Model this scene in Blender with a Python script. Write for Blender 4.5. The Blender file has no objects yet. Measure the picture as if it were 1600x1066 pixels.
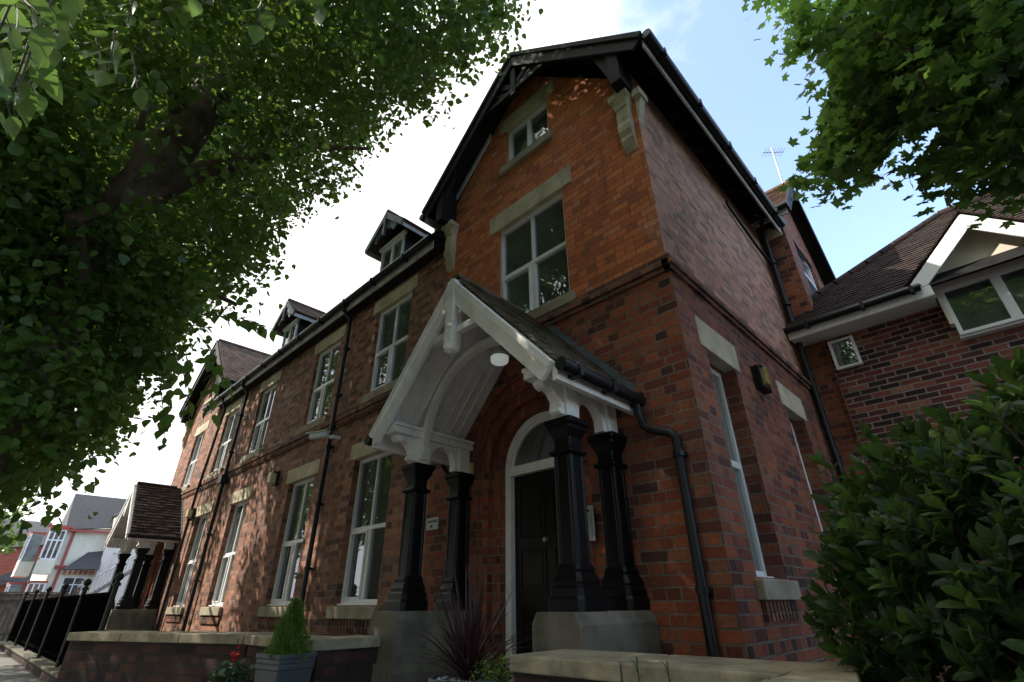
import bpy, math, random
import numpy as np
from mathutils import Vector, Matrix
from mathutils.geometry import tessellate_polygon
random.seed(7); rng = np.random.default_rng(11)
R = math.radians
sc = bpy.context.scene
COL = sc.collection
# ------------------------------------------------------------------ camera
CAMP = Vector((0, 0, 1.15))
YAW, PIT, ROL, FPX = -.7689, .4946, -.0089, 760.24
fwd = Vector((math.sin(YAW)*math.cos(PIT), math.cos(YAW)*math.cos(PIT), math.sin(PIT)))
r0 = Vector((math.cos(YAW), -math.sin(YAW), 0)); u0 = r0.cross(fwd)
rgt = r0*math.cos(ROL)+u0*math.sin(ROL); upv = -r0*math.sin(ROL)+u0*math.cos(ROL)
cd = bpy.data.cameras.new('camera'); cam = bpy.data.objects.new('camera', cd); COL.objects.link(cam)
cd.sensor_width = 36; cd.lens = FPX/1600*36; cd.clip_start = .05; cd.clip_end = 3000
M = Matrix.Identity(4)
for i in range(3): M[i][0], M[i][1], M[i][2], M[i][3] = rgt[i], upv[i], -fwd[i], CAMP[i]
cam.matrix_world = M
sc.camera = cam
# ------------------------------------------------------------------ sky, sun, exposure
SUN_AZ = R(44)      # degrees in front of the facade plane, towards the left
SUN_EL = R(41)
sdir = Vector((-math.cos(SUN_EL)*math.cos(SUN_AZ), -math.cos(SUN_EL)*math.sin(SUN_AZ), math.sin(SUN_EL)))
W = bpy.data.worlds.new('World'); sc.world = W; W.use_nodes = True
nt = W.node_tree; nt.nodes.clear(); N = nt.nodes.new; L = nt.links.new
out = N('ShaderNodeOutputWorld'); bg = N('ShaderNodeBackground'); bg.inputs[1].default_value = .14
sky = N('ShaderNodeTexSky'); sky.sky_type = 'NISHITA'; sky.sun_disc = False
sky.sun_elevation = SUN_EL; sky.sun_rotation = math.atan2(sdir.x, sdir.y) % (2*math.pi)
sky.air_density = 1.0; sky.dust_density = 2.0; sky.ozone_density = 1.5
tc = N('ShaderNodeTexCoord')
nz = N('ShaderNodeTexNoise'); nz.inputs['Scale'].default_value = 2.1; nz.inputs['Detail'].default_value = 8; nz.inputs['Roughness'].default_value = .58
mp = N('ShaderNodeMapping'); mp.inputs['Scale'].default_value = (1, 1, 1.7); mp.inputs['Location'].default_value = (.35, 2.2, 1.3)
L(tc.outputs['Generated'], mp.inputs[0]); L(mp.outputs[0], nz.inputs['Vector'])
dot = N('ShaderNodeVectorMath'); dot.operation = 'DOT_PRODUCT'; L(tc.outputs['Generated'], dot.inputs[0]); dot.inputs[1].default_value = sdir
mr = N('ShaderNodeMapRange'); mr.inputs[1].default_value = .22; mr.inputs[2].default_value = .66; mr.inputs[3].default_value = -.10; mr.inputs[4].default_value = .50
L(dot.outputs['Value'], mr.inputs[0])
ad = N('ShaderNodeMath'); ad.operation = 'ADD'; L(nz.outputs[0], ad.inputs[0]); L(mr.outputs[0], ad.inputs[1])
cr = N('ShaderNodeValToRGB'); cr.color_ramp.elements[0].position = .48; cr.color_ramp.elements[1].position = .68; cr.color_ramp.elements[0].color = (.06, .06, .06, 1)
L(ad.outputs[0], cr.inputs[0])
bo = N('ShaderNodeVectorMath'); bo.operation = 'SCALE'; bo.inputs['Scale'].default_value = 2.5; L(sky.outputs[0], bo.inputs[0])
mx = N('ShaderNodeMixRGB'); L(cr.outputs[0], mx.inputs[0]); L(bo.outputs[0], mx.inputs[1])
cm = N('ShaderNodeMapRange'); cm.inputs[1].default_value = .1; cm.inputs[2].default_value = 1.; cm.inputs[3].default_value = 6.; cm.inputs[4].default_value = 9.5
L(dot.outputs['Value'], cm.inputs[0])
cc = N('ShaderNodeCombineColor'); L(cm.outputs[0], cc.inputs[0]); L(cm.outputs[0], cc.inputs[1]); L(cm.outputs[0], cc.inputs[2])
L(cc.outputs[0], mx.inputs[2]); L(mx.outputs[0], bg.inputs[0]); L(bg.outputs[0], out.inputs[0])
sl = bpy.data.lights.new('sun', 'SUN'); sl.energy = 5.0; sl.angle = R(.53); sl.color = (1, .93, .82)
so = bpy.data.objects.new('sun', sl); COL.objects.link(so)
so.rotation_euler = (-sdir).to_track_quat('-Z', 'Y').to_euler(); so.location = sdir*60
vs = sc.view_settings; vs.view_transform = 'Standard'; vs.look = 'None'; vs.gamma = 1; vs.use_curve_mapping = False
vs.exposure = 0.75
sc.cycles.max_bounces = 8; sc.cycles.transparent_max_bounces = 12
# ------------------------------------------------------------------ materials
def nm(name):
    m = bpy.data.materials.new(name); m.use_nodes = True
    t = m.node_tree; b = t.nodes['Principled BSDF']
    return m, t, b
def ramp(t, stops):
    c = t.nodes.new('ShaderNodeValToRGB'); e = c.color_ramp.elements
    while len(e) > 1: e.remove(e[-1])
    e[0].position = stops[0][0]; e[0].color = (*stops[0][1], 1)
    for p, k in stops[1:]:
        x = e.new(p); x.color = (*k, 1)
    return c
def noise(t, scale, det=5, rough=.6, coord='Object'):
    tc = t.nodes.new('ShaderNodeTexCoord'); n = t.nodes.new('ShaderNodeTexNoise')
    n.inputs['Scale'].default_value = scale; n.inputs['Detail'].default_value = det; n.inputs['Roughness'].default_value = rough
    t.links.new(tc.outputs[coord], n.inputs['Vector']); return n
def plain(name, a, b2=None, rough=.6, scale=6, bump=.0, bscale=60, spec=.5, metal=0, stops=(.35, .65)):
    m, t, b = nm(name)
    if b2 is None: b2 = tuple(c*.8 for c in a)
    n = noise(t, scale); c = ramp(t, [(stops[0], b2), (stops[1], a)])
    t.links.new(n.outputs[0], c.inputs[0]); t.links.new(c.outputs[0], b.inputs['Base Color'])
    b.inputs['Roughness'].default_value = rough; b.inputs['Specular IOR Level'].default_value = spec; b.inputs['Metallic'].default_value = metal
    if bump:
        n2 = noise(t, bscale, 6); bp = t.nodes.new('ShaderNodeBump'); bp.inputs['Strength'].default_value = bump; bp.inputs['Distance'].default_value = .01
        t.links.new(n2.outputs[0], bp.inputs['Height']); t.links.new(bp.outputs[0], b.inputs['Normal'])
    return m
def brick(name, stops, mortar, bw=.235, rh=.083, ms=.007, sq=.5, sqf=2, stain=(.35, .3), soot=(.05, .04, .035), rough=.85):
    m, t, b = nm(name); Nn = t.nodes.new; Lk = t.links.new
    uv = Nn('ShaderNodeUVMap')
    dn = Nn('ShaderNodeTexNoise'); dn.inputs['Scale'].default_value = 9; dn.inputs['Detail'].default_value = 2
    Lk(uv.outputs[0], dn.inputs['Vector'])
    va = Nn('ShaderNodeVectorMath'); va.operation = 'MULTIPLY_ADD'; va.inputs[1].default_value = (.009, .009, 0); Lk(dn.outputs['Color'], va.inputs[0]); Lk(uv.outputs[0], va.inputs[2])
    k = Nn('ShaderNodeTexBrick'); Lk(va.outputs[0], k.inputs['Vector'])
    k.inputs['Color1'].default_value = (0, 0, 0, 1); k.inputs['Color2'].default_value = (1, 1, 1, 1); k.inputs['Mortar'].default_value = (.5, .5, .5, 1)
    k.inputs['Scale'].default_value = 1; k.inputs['Mortar Size'].default_value = ms; k.inputs['Mortar Smooth'].default_value = .3
    k.inputs['Brick Width'].default_value = bw; k.inputs['Row Height'].default_value = rh; k.squash = sq; k.squash_frequency = sqf
    c = ramp(t, stops); c.color_ramp.interpolation = 'LINEAR'; Lk(k.outputs['Color'], c.inputs[0])
    # grain inside each brick
    g = noise(t, 38, 6, .7); gm = Nn('ShaderNodeMapRange'); gm.inputs[1].default_value = .3; gm.inputs[2].default_value = .7; gm.inputs[3].default_value = .72; gm.inputs[4].default_value = 1.25
    Lk(g.outputs[0], gm.inputs[0])
    mu = Nn('ShaderNodeVectorMath'); mu.operation = 'SCALE'; Lk(c.outputs[0], mu.inputs[0]); Lk(gm.outputs[0], mu.inputs['Scale'])
    # soot / weather stains with their own shape
    s = noise(t, 1.1, 7, .62); sm = Nn('ShaderNodeMapRange'); sm.inputs[1].default_value = .48; sm.inputs[2].default_value = .75; sm.inputs[4].default_value = stain[0]; Lk(s.outputs[0], sm.inputs[0])
    x1 = Nn('ShaderNodeMixRGB'); Lk(sm.outputs[0], x1.inputs[0]); Lk(mu.outputs[0], x1.inputs[1]); x1.inputs[2].default_value = (*soot, 1)
    s2 = noise(t, 5, 4, .6); sm2 = Nn('ShaderNodeMapRange'); sm2.inputs[1].default_value = .4; sm2.inputs[2].default_value = .75; sm2.inputs[3].default_value = .55; sm2.inputs[4].default_value = 1.0; Lk(s2.outputs[0], sm2.inputs[0])
    mo = Nn('ShaderNodeVectorMath'); mo.operation = 'SCALE'; mo.inputs[0].default_value = mortar; Lk(sm2.outputs[0], mo.inputs['Scale'])
    x2 = Nn('ShaderNodeMixRGB'); Lk(k.outputs['Fac'], x2.inputs[0]); Lk(x1.outputs[0], x2.inputs[1]); Lk(mo.outputs[0], x2.inputs[2])
    Lk(x2.outputs[0], b.inputs['Base Color']); b.inputs['Roughness'].default_value = rough; b.inputs['Specular IOR Level'].default_value = .3
    iv = Nn('ShaderNodeMath'); iv.operation = 'MULTIPLY_ADD'; iv.inputs[1].default_value = -1.; Lk(k.outputs['Fac'], iv.inputs[0])
    g2 = noise(t, 70, 5, .7); gs = Nn('ShaderNodeMath'); gs.operation = 'MULTIPLY'; gs.inputs[1].default_value = .45; Lk(g2.outputs[0], gs.inputs[0]); Lk(gs.outputs[0], iv.inputs[2])
    bp = Nn('ShaderNodeBump'); bp.inputs['Strength'].default_value = .8; bp.inputs['Distance'].default_value = .008
    Lk(iv.outputs[0], bp.inputs['Height']); Lk(bp.outputs[0], b.inputs['Normal'])
    return m
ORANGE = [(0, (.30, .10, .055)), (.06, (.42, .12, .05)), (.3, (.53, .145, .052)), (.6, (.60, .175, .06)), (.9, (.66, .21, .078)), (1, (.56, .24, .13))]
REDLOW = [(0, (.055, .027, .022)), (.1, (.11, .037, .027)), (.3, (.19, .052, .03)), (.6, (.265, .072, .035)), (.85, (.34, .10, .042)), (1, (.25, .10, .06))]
BROWN = [(0, (.22, .115, .085)), (.3, (.42, .18, .115)), (.6, (.53, .235, .145)), (.85, (.60, .30, .19)), (1, (.34, .19, .14))]
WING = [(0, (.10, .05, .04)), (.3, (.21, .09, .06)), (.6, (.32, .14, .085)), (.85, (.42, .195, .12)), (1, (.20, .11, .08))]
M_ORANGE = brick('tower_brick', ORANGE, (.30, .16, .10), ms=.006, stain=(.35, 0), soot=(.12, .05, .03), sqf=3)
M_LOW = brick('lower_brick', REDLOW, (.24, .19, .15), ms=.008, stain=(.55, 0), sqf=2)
M_SIDE = brick('side_brick', BROWN, (.50, .38, .30), ms=.009, stain=(.3, 0), soot=(.10, .07, .06), sqf=3)
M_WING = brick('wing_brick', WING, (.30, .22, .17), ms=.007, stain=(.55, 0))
M_NEWB = brick('new_brick', [(0, (.02, .014, .014)), (.3, (.07, .025, .022)), (.6, (.15, .04, .03)), (.85, (.24, .07, .045)), (1, (.30, .14, .09))], (.36, .29, .25), bw=.225, rh=.077, ms=.011, sq=1, sqf=1, stain=(.15, 0))
M_GARD = brick('garden_brick', [(0, (.02, .015, .013)), (.5, (.05, .025, .02)), (1, (.08, .035, .025))], (.05, .045, .04), ms=.009, stain=(.5, 0))
M_ARCH = brick('arch_brick', [(0, (.12, .04, .026)), (.5, (.22, .065, .038)), (1, (.30, .095, .05))], (.15, .08, .06), bw=.07, rh=.4, ms=.004, sq=1, sqf=1, stain=(.3, 0))
M_DARKB = brick('string_brick', [(0, (.05, .03, .025)), (.4, (.13, .055, .035)), (1, (.34, .13, .07))], (.22, .17, .13), ms=.008, stain=(.6, 0))
M_REDH = brick('red_house_brick', [(0, (.3, .07, .05)), (1, (.42, .11, .07))], (.3, .2, .15), sq=1, sqf=1)
M_STONE = plain('cream_stone', (.62, .54, .38), (.42, .36, .25), .8, 3.5, .4, 45, .3)
M_PLINTH = plain('grey_render_stone', (.23, .205, .155), (.12, .108, .085), .85, 3, .35, 50, .25)
M_COPE = plain('coping_stone', (.40, .34, .23), (.25, .215, .15), .9, 7, .5, 70, .25)
M_WHITE = plain('white_paint', (.90, .89, .875), (.76, .74, .71), .5, 5, .12, 30)
def grime(m, col, sc_, lo, hi, amt, zs=.25):
    t = m.node_tree; b = t.nodes['Principled BSDF']; src = b.inputs['Base Color'].links[0].from_socket; Nn = t.nodes.new; Lk = t.links.new
    tc = Nn('ShaderNodeTexCoord'); mp = Nn('ShaderNodeMapping'); mp.inputs['Scale'].default_value = (1, 1, zs); n = Nn('ShaderNodeTexNoise'); n.inputs['Scale'].default_value = sc_; n.inputs['Detail'].default_value = 7; n.inputs['Roughness'].default_value = .65
    Lk(tc.outputs['Object'], mp.inputs[0]); Lk(mp.outputs[0], n.inputs['Vector']); r = Nn('ShaderNodeMapRange'); r.inputs[1].default_value = lo; r.inputs[2].default_value = hi; r.inputs[4].default_value = amt; Lk(n.outputs[0], r.inputs[0])
    x = Nn('ShaderNodeMixRGB'); Lk(r.outputs[0], x.inputs[0]); Lk(src, x.inputs[1]); x.inputs[2].default_value = (*col, 1); Lk(x.outputs[0], b.inputs['Base Color']); return m
grime(M_WHITE, (.42, .39, .33), 9, .56, .76, .5, .3); grime(M_PLINTH, (.05, .055, .035), 3.5, .50, .72, .75, .5); grime(M_STONE, (.16, .14, .10), 4, .52, .72, .7, .3); grime(M_COPE, (.12, .12, .07), 5, .50, .70, .7, 1)
for m_ in (M_ORANGE, M_LOW, M_SIDE, M_WING): grime(m_, (.075, .045, .035), 2.6, .56, .74, .6, .14); grime(m_, (.55, .42, .34), 1.7, .64, .76, .22, .6)
M_UPVC = plain('white_frame', (.82, .82, .82), (.74, .74, .74), .3, 3)
M_FASC = plain('fascia_paint', (.62, .60, .58), (.36, .34, .32), .6, 4, .2, 25)
M_BLACK = plain('black_gloss', (.005, .005, .0055), (.003, .003, .0035), .36, 8, .12, 25, .2)
M_BPIPE = plain('black_plastic', (.010, .0105, .012), (.006, .006, .007), .42, 8, spec=.35)
M_DTIM = plain('dark_timber', (.014, .013, .0125), (.008, .008, .008), .7, 7, .3, 30, .25)
M_DOOR = plain('door_paint', (.010, .006, .005), (.006, .004, .004), .35, 9, .1, 20, .3)
M_TILE = plain('clay_tile', (.17, .105, .08), (.07, .055, .045), .9, 3.2, .5, 60, .2)
M_TILE2 = plain('annex_tile', (.050, .032, .026), (.022, .017, .015), .9, 5, .5, 60, .2)
M_SLATE = plain('slate', (.05, .052, .058), (.028, .03, .034), .55, 6, .3, 40)
M_LEAD = plain('lead_flashing', (.13, .155, .18), (.06, .075, .09), .5, 9, .3, 30)
M_MOSS = plain('mossy_tile', (.15, .125, .10), (.065, .070, .025), .95, 4, .6, 70, .2, stops=(.38, .50))
M_ROOM = plain('room_plaster', (.30, .31, .29), (.16, .165, .155), .9, 2)
M_CURT = plain('curtain', (.03, .035, .035), (.02, .02, .02), .9, 12)
M_BLIND = plain('net_curtain', (.20, .20, .18), (.14, .14, .13), .9, 30)
M_CREAM = plain('cream_render', (.78, .71, .57), (.66, .59, .47), .85, 1.5, .2, 20)
M_PINK = plain('pale_render', (.74, .64, .58), (.64, .54, .49), .85, 1.2, .2, 20)
M_REDP = plain('red_paint', (.42, .07, .045), (.30, .05, .035), .5, 5)
M_METAL = plain('bare_metal', (.45, .45, .44), (.3, .3, .3), .35, 9, metal=.8)
M_BARK = plain('bark', (.20, .155, .12), (.09, .07, .055), .95, 5, 1.0, 22, .2)
M_TWIG = plain('twig', (.10, .07, .045), (.05, .035, .022), .8, 9)
M_POTG = plain('grey_planter', (.075, .09, .095), (.05, .06, .065), .45, 6, .1, 40)
M_POTD = plain('dark_pot', (.035, .035, .037), (.02, .02, .02), .4, 6)
M_SOIL = plain('soil', (.03, .02, .014), (.015, .01, .008), 1, 20, .8, 60)
M_PEB = plain('white_pebble', (.6, .62, .63), (.4, .42, .44), .5, 8)
M_WOOD = plain('weathered_wood', (.20, .17, .145), (.10, .085, .075), .85, 6, .4, 40)
M_PAVE = brick('paving_slabs', [(0, (.13, .125, .115)), (1, (.20, .19, .175))], (.05, .05, .045), bw=.6, rh=.45, ms=.008, sq=1, sqf=1, stain=(.4, 0))
M_ROAD = plain('asphalt', (.055, .055, .056), (.038, .038, .038), .9, 4, .5, 90)
M_GRND = plain('garden_ground', (.12, .11, .09), (.06, .055, .045), 1, 2, .6, 40)
M_RED = plain('red_petal', (.65, .02, .015), (.45, .01, .01), .6, 20)
M_CREAMP = plain('cream_plastic', (.55, .46, .25), (.42, .35, .2), .4, 8)
M_AMBER = plain('amber_glass', (.42, .33, .12), (.30, .22, .07), .15, 12)
M_MATT = plain('matt_black', (.006, .006, .006), (.004, .004, .004), 1, 9, spec=0)
M_STONE2 = plain('weathered_stone', (.40, .35, .25), (.24, .21, .15), .85, 3.5, .4, 45, .3)
M_WPLAS = plain('white_plastic', (.75, .76, .76), (.65, .66, .66), .35, 6)
M_SIGN = plain('sign_plate', (.50, .52, .53), (.42, .44, .45), .3, 8)
M_SIGNT = plain('sign_lettering', (.05, .06, .065), (.04, .04, .05), .6, 8)
M_STEEL = plain('intercom_plate', (.42, .42, .40), (.34, .34, .33), .35, 10, metal=.3)
mL, t_, b_ = nm('lamp_opal'); b_.inputs['Base Color'].default_value = (.85, .87, .85, 1); b_.inputs['Emission Color'].default_value = (.9, 1, .95, 1); b_.inputs['Emission Strength'].default_value = .15; M_LAMP = mL
def glass_mat():
    m, t, b = nm('window_glass'); t.nodes.remove(b); o = t.nodes['Material Output']; Nn = t.nodes.new; Lk = t.links.new
    tr = Nn('ShaderNodeBsdfTransparent'); tr.inputs[0].default_value = (.80, .84, .82, 1)
    gl = Nn('ShaderNodeBsdfGlossy'); gl.inputs['Roughness'].default_value = .015; gl.inputs['Color'].default_value = (.84, .86, .95, 1)
    n = noise(t, 1.6, 2); bp = Nn('ShaderNodeBump'); bp.inputs['Strength'].default_value = .10; bp.inputs['Distance'].default_value = .02
    Lk(n.outputs[0], bp.inputs['Height']); Lk(bp.outputs[0], gl.inputs['Normal'])
    f = Nn('ShaderNodeFresnel'); f.inputs['IOR'].default_value = 2.4
    mx = Nn('ShaderNodeMixShader'); Lk(f.outputs[0], mx.inputs[0]); Lk(tr.outputs[0], mx.inputs[1]); Lk(gl.outputs[0], mx.inputs[2])
    df = Nn('ShaderNodeBsdfDiffuse'); df.inputs[0].default_value = (.42, .46, .44, 1); dn = noise(t, 3, 5); dr = Nn('ShaderNodeMapRange'); dr.inputs[3].default_value = .05; dr.inputs[4].default_value = .16; Lk(dn.outputs[0], dr.inputs[0])
    m2 = Nn('ShaderNodeMixShader'); Lk(dr.outputs[0], m2.inputs[0]); Lk(mx.outputs[0], m2.inputs[1]); Lk(df.outputs[0], m2.inputs[2]); Lk(m2.outputs[0], o.inputs[0])
    return m
M_GLASS = glass_mat()
def leaf_mat(name, dark, light, trans, rough=.4, tr=.45, scale=2.2, spec=.5):
    m, t, b = nm(name); Nn = t.nodes.new; Lk = t.links.new; o = t.nodes['Material Output']
    at = Nn('ShaderNodeAttribute'); at.attribute_name = 'tint'
    c = ramp(t, [(0, dark), (1, light)]); Lk(at.outputs['Fac'], c.inputs[0])
    bn = noise(t, 45, 3, .6); br = Nn('ShaderNodeMapRange'); br.inputs[1].default_value = .3; br.inputs[2].default_value = .7; br.inputs[3].default_value = .65; br.inputs[4].default_value = 1.3; Lk(bn.outputs[0], br.inputs[0])
    sc2 = Nn('ShaderNodeVectorMath'); sc2.operation = 'SCALE'; Lk(c.outputs[0], sc2.inputs[0]); Lk(br.outputs[0], sc2.inputs['Scale'])
    Lk(sc2.outputs[0], b.inputs['Base Color']); b.inputs['Roughness'].default_value = rough; b.inputs['Specular IOR Level'].default_value = spec
    tl = Nn('ShaderNodeBsdfTranslucent'); tl.inputs[0].default_value = (*trans, 1)
    mx = Nn('ShaderNodeMixShader'); mx.inputs[0].default_value = tr; Lk(b.outputs[0], mx.inputs[1]); Lk(tl.outputs[0], mx.inputs[2]); Lk(mx.outputs[0], o.inputs[0])
    return m
M_LIME = leaf_mat('lime_leaf', (.040, .095, .022), (.105, .20, .042), (.21, .34, .05), tr=.48)
M_FLASH = leaf_mat('flashlit_lime_leaf', (.075, .145, .035), (.12, .21, .055), (.18, .31, .06), tr=.4)  # brighter lime leaf copy: flash light on the near leaves, put into the colour
M_MAPLE = leaf_mat('maple_leaf', (.032, .09, .03), (.085, .185, .055), (.21, .37, .06), tr=.55)
M_LAUR = leaf_mat('laurel_leaf', (.012, .034, .013), (.17, .28, .065), (.14, .26, .04), rough=.45, tr=.3, spec=.35)
M_CONI = leaf_mat('conifer_leaf', (.07, .13, .02), (.14, .24, .04), (.16, .26, .03), tr=.3)
M_PHOR = leaf_mat('phormium_leaf', (.035, .012, .014), (.10, .04, .035), (.06, .02, .02), rough=.35, tr=.15)
M_GER = leaf_mat('geranium_leaf', (.04, .09, .03), (.12, .18, .09), (.08, .16, .04), tr=.25)
M_GRASS = leaf_mat('weed_leaf', (.05, .10, .02), (.12, .2, .05), (.1, .2, .03), tr=.3)
M_VAR = leaf_mat('yellow_green_leaf', (.05, .10, .02), (.22, .28, .05), (.15, .22, .03), tr=.3)
# ------------------------------------------------------------------ mesh helpers
class MB:
    def __init__(s): s.v = []; s.f = []; s.sm = []; s.mi = []; s.cur = 0
    def add(s, vs_, fs, smooth=False):
        o = len(s.v); s.v += [tuple(p) for p in vs_]
        for f in fs: s.f.append([i+o for i in f]); s.sm.append(smooth); s.mi.append(s.cur)
        return s
    def box(s, x0, x1, y0, y1, z0, z1):
        if x0 > x1: x0, x1 = x1, x0
        if y0 > y1: y0, y1 = y1, y0
        if z0 > z1: z0, z1 = z1, z0
        return s.add([(x0,y0,z0),(x1,y0,z0),(x1,y1,z0),(x0,y1,z0),(x0,y0,z1),(x1,y0,z1),(x1,y1,z1),(x0,y1,z1)],
              [(0,3,2,1),(4,5,6,7),(0,1,5,4),(1,2,6,5),(2,3,7,6),(3,0,4,7)])
    def prism(s, loop, vec, smooth=False):
        loop = [Vector(p) for p in loop]; vec = Vector(vec); n = len(loop)
        nrm = Vector((0, 0, 0))
        for i in range(n): a, b = loop[i], loop[(i+1) % n]; nrm += a.cross(b)
        if nrm.dot(vec) > 0: loop.reverse()
        tri = tessellate_polygon([loop])
        vs_ = loop+[p+vec for p in loop]
        fs = []
        for a, b, c in tri:
            nn = (loop[b]-loop[a]).cross(loop[c]-loop[a])
            if nn.dot(vec) > 0: b, c = c, b
            fs.append((a, b, c)); fs.append((a+n, c+n, b+n))
        s.add(vs_, fs)
        o = len(s.v)-2*n
        for i in range(n):
            j = (i+1) % n; s.f.append([o+j, o+i, o+n+i, o+n+j]); s.sm.append(smooth); s.mi.append(s.cur)
        return s
    def beam(s, a, b, w, h, up=(0, 0, 1)):     # rectangular bar from a to b
        a, b = Vector(a), Vector(b); d = (b-a).normalized(); up = Vector(up)
        x = d.cross(up).normalized(); y = x.cross(d).normalized()
        q = [a-x*w/2-y*h/2, a+x*w/2-y*h/2, a+x*w/2+y*h/2, a-x*w/2+y*h/2]
        return s.prism(q, b-a)
    def tube(s, pts, rad, n=10, cap=True):
        pts = [Vector(p) for p in pts]; rr = rad if isinstance(rad, (list, tuple)) else [rad]*len(pts)
        vs_ = []; prev = None
        for i, p in enumerate(pts):
            d = (pts[min(i+1, len(pts)-1)]-pts[max(i-1, 0)]).normalized()
            if prev is None: x = d.orthogonal().normalized()
            else: x = (prev-d*prev.dot(d)).normalized()
            prev = x; y = d.cross(x)
            for k in range(n):
                a = 2*math.pi*k/n; vs_.append(p+(x*math.cos(a)+y*math.sin(a))*rr[i])
        fs = []
        for i in range(len(pts)-1):
            for k in range(n): k2 = (k+1) % n; fs.append((i*n+k, i*n+k2, (i+1)*n+k2, (i+1)*n+k))
        s.add(vs_, fs, True)
        if cap:
            s.add(vs_[:n], [list(range(n))[::-1]]); s.add(vs_[-n:], [list(range(n))])
        return s
    def lathe(s, c, prof, n=20, square=False, smooth=True, cham=.25, rot=0):
        c = Vector(c); vs_ = []; ring = []
        if square:
            q = 1-cham
            base = [(1, -q), (1, q), (q, 1), (-q, 1), (-1, q), (-1, -q), (-q, -1), (q, -1)]; n = 8; smooth = False
            cr_, sr_ = math.cos(rot), math.sin(rot); base = [(a*cr_-b*sr_, a*sr_+b*cr_) for a, b in base]
        else: base = [(math.cos(2*math.pi*k/n), math.sin(2*math.pi*k/n)) for k in range(n)]
        for r, z in prof:
            for bx, by in base: vs_.append(c+Vector((bx*r, by*r, z)))
        fs = []
        for i in range(len(prof)-1):
            for k in range(n): k2 = (k+1) % n; fs.append((i*n+k, i*n+k2, (i+1)*n+k2, (i+1)*n+k))
        s.add(vs_, fs, smooth); s.add(vs_[:n], [list(range(n))[::-1]]); s.add(vs_[-n:], [list(range(n))])
        return s
    def build(s, name, mats, parent=None, bevel=0, loc=None):
        me = bpy.data.meshes.new(name)
        off = Vector(loc) if loc is not None else Vector((0, 0, 0))
        me.from_pydata([tuple(Vector(p)-off) for p in s.v], [], s.f)
        if not isinstance(mats, (list, tuple)): mats = [mats]
        for m in mats: me.materials.append(m)
        me.polygons.foreach_set('use_smooth', s.sm); me.polygons.foreach_set('material_index', s.mi)
        uv = me.uv_layers.new(name='UVMap'); me.update()
        co = np.array(s.v, float)
        dat = np.zeros((len(me.loops), 2))
        for p in me.polygons:
            n = p.normal
            if abs(n.z) > .97: ua = Vector((1, 0, 0)); va = Vector((0, 1, 0))
            else:
                ua = Vector((-n.y, n.x, 0)).normalized()
                if abs(ua.x) > abs(ua.y):
                    if ua.x < 0: ua = -ua
                elif ua.y < 0: ua = -ua
                va = n.cross(ua)
                if va.z < 0: va = -va
            for li, vi in zip(p.loop_indices, p.vertices):
                c = co[vi]; dat[li] = (c[0]*ua.x+c[1]*ua.y+c[2]*ua.z, c[0]*va.x+c[1]*va.y+c[2]*va.z)
        uv.data.foreach_set('uv', dat.ravel())
        o = bpy.data.objects.new(name, me); COL.objects.link(o); o.location = off
        if parent is not None: attach(o, parent)
        if bevel:
            bv = o.modifiers.new('edge', 'BEVEL'); bv.width = bevel; bv.segments = 2; bv.limit_method = 'ANGLE'; bv.angle_limit = R(40)
        return o
ORG = {}
def attach(o, p):
    o.parent = p
    if p.name in ORG: o.matrix_parent_inverse = Matrix.Translation(-ORG[p.name])
def tag(o, label, cat, group=None):
    o['label'] = label; o['category'] = cat
    if group: o['group'] = group
    return o
def thing(name, label, cat, loc=(0, 0, 0), group=None):
    o = bpy.data.objects.new(name, None); COL.objects.link(o); o.location = loc; o.empty_display_size = .2
    ORG[o.name] = Vector(loc); return tag(o, label, cat, group)
def struct(o): o['kind'] = 'structure'; return o
def copy_tree(o, parent=None):
    c = o.copy(); COL.objects.link(c)
    if parent is not None: c.parent = parent
    for ch in list(o.children): copy_tree(ch, c)
    return c
def pix(p):
    d = Vector(p)-CAMP; z = d.dot(fwd)
    if z < .05: return None
    return 800+FPX*d.dot(rgt)/z, 533-FPX*d.dot(upv)/z
# wall with holes. plane 'y': points (u, pos, z) facing -y.  plane 'x': points (pos, u, z) facing +x
def wall(mb, plane, pos, outer, holes=(), reveal=.16):
    def P(u, z, d=0): return Vector((u, pos+d, z)) if plane == 'y' else Vector((pos-d, u, z))
    loops = [[P(*q) for q in outer]]+[[P(*q) for q in h] for h in holes]
    flat = [p for l in loops for p in l]
    tri = tessellate_polygon(loops); want = Vector((0, -1, 0)) if plane == 'y' else Vector((1, 0, 0))
    fs = []
    for a, b, c in tri:
        if (flat[b]-flat[a]).cross(flat[c]-flat[a]).dot(want) < 0: b, c = c, b
        fs.append((a, b, c))
    mb.add(flat, fs)
    for h in holes:
        n = len(h)
        cu = sum(q[0] for q in h)/n; cz = sum(q[1] for q in h)/n; cen = P(cu, cz, reveal/2)
        for i in range(n):
            a, b = h[i], h[(i+1) % n]; q = [P(*a), P(*b), P(*b, reveal), P(*a, reveal)]
            nn = (q[1]-q[0]).cross(q[2]-q[0])
            if nn.dot(cen-q[0]) < 0: q.reverse()
            mb.add(q, [(0, 1, 2, 3)], smooth=n > 8)
def rect(u0, u1, z0, z1): return [(u0, z0), (u1, z0), (u1, z1), (u0, z1)]
def arch_loop(c, r, z0, zs, n=20):
    return [(c-r, z0), (c+r, z0)]+[(c+r*math.cos(a), zs+r*math.sin(a)) for a in [math.pi*i/n for i in range(n+1)]]

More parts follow.
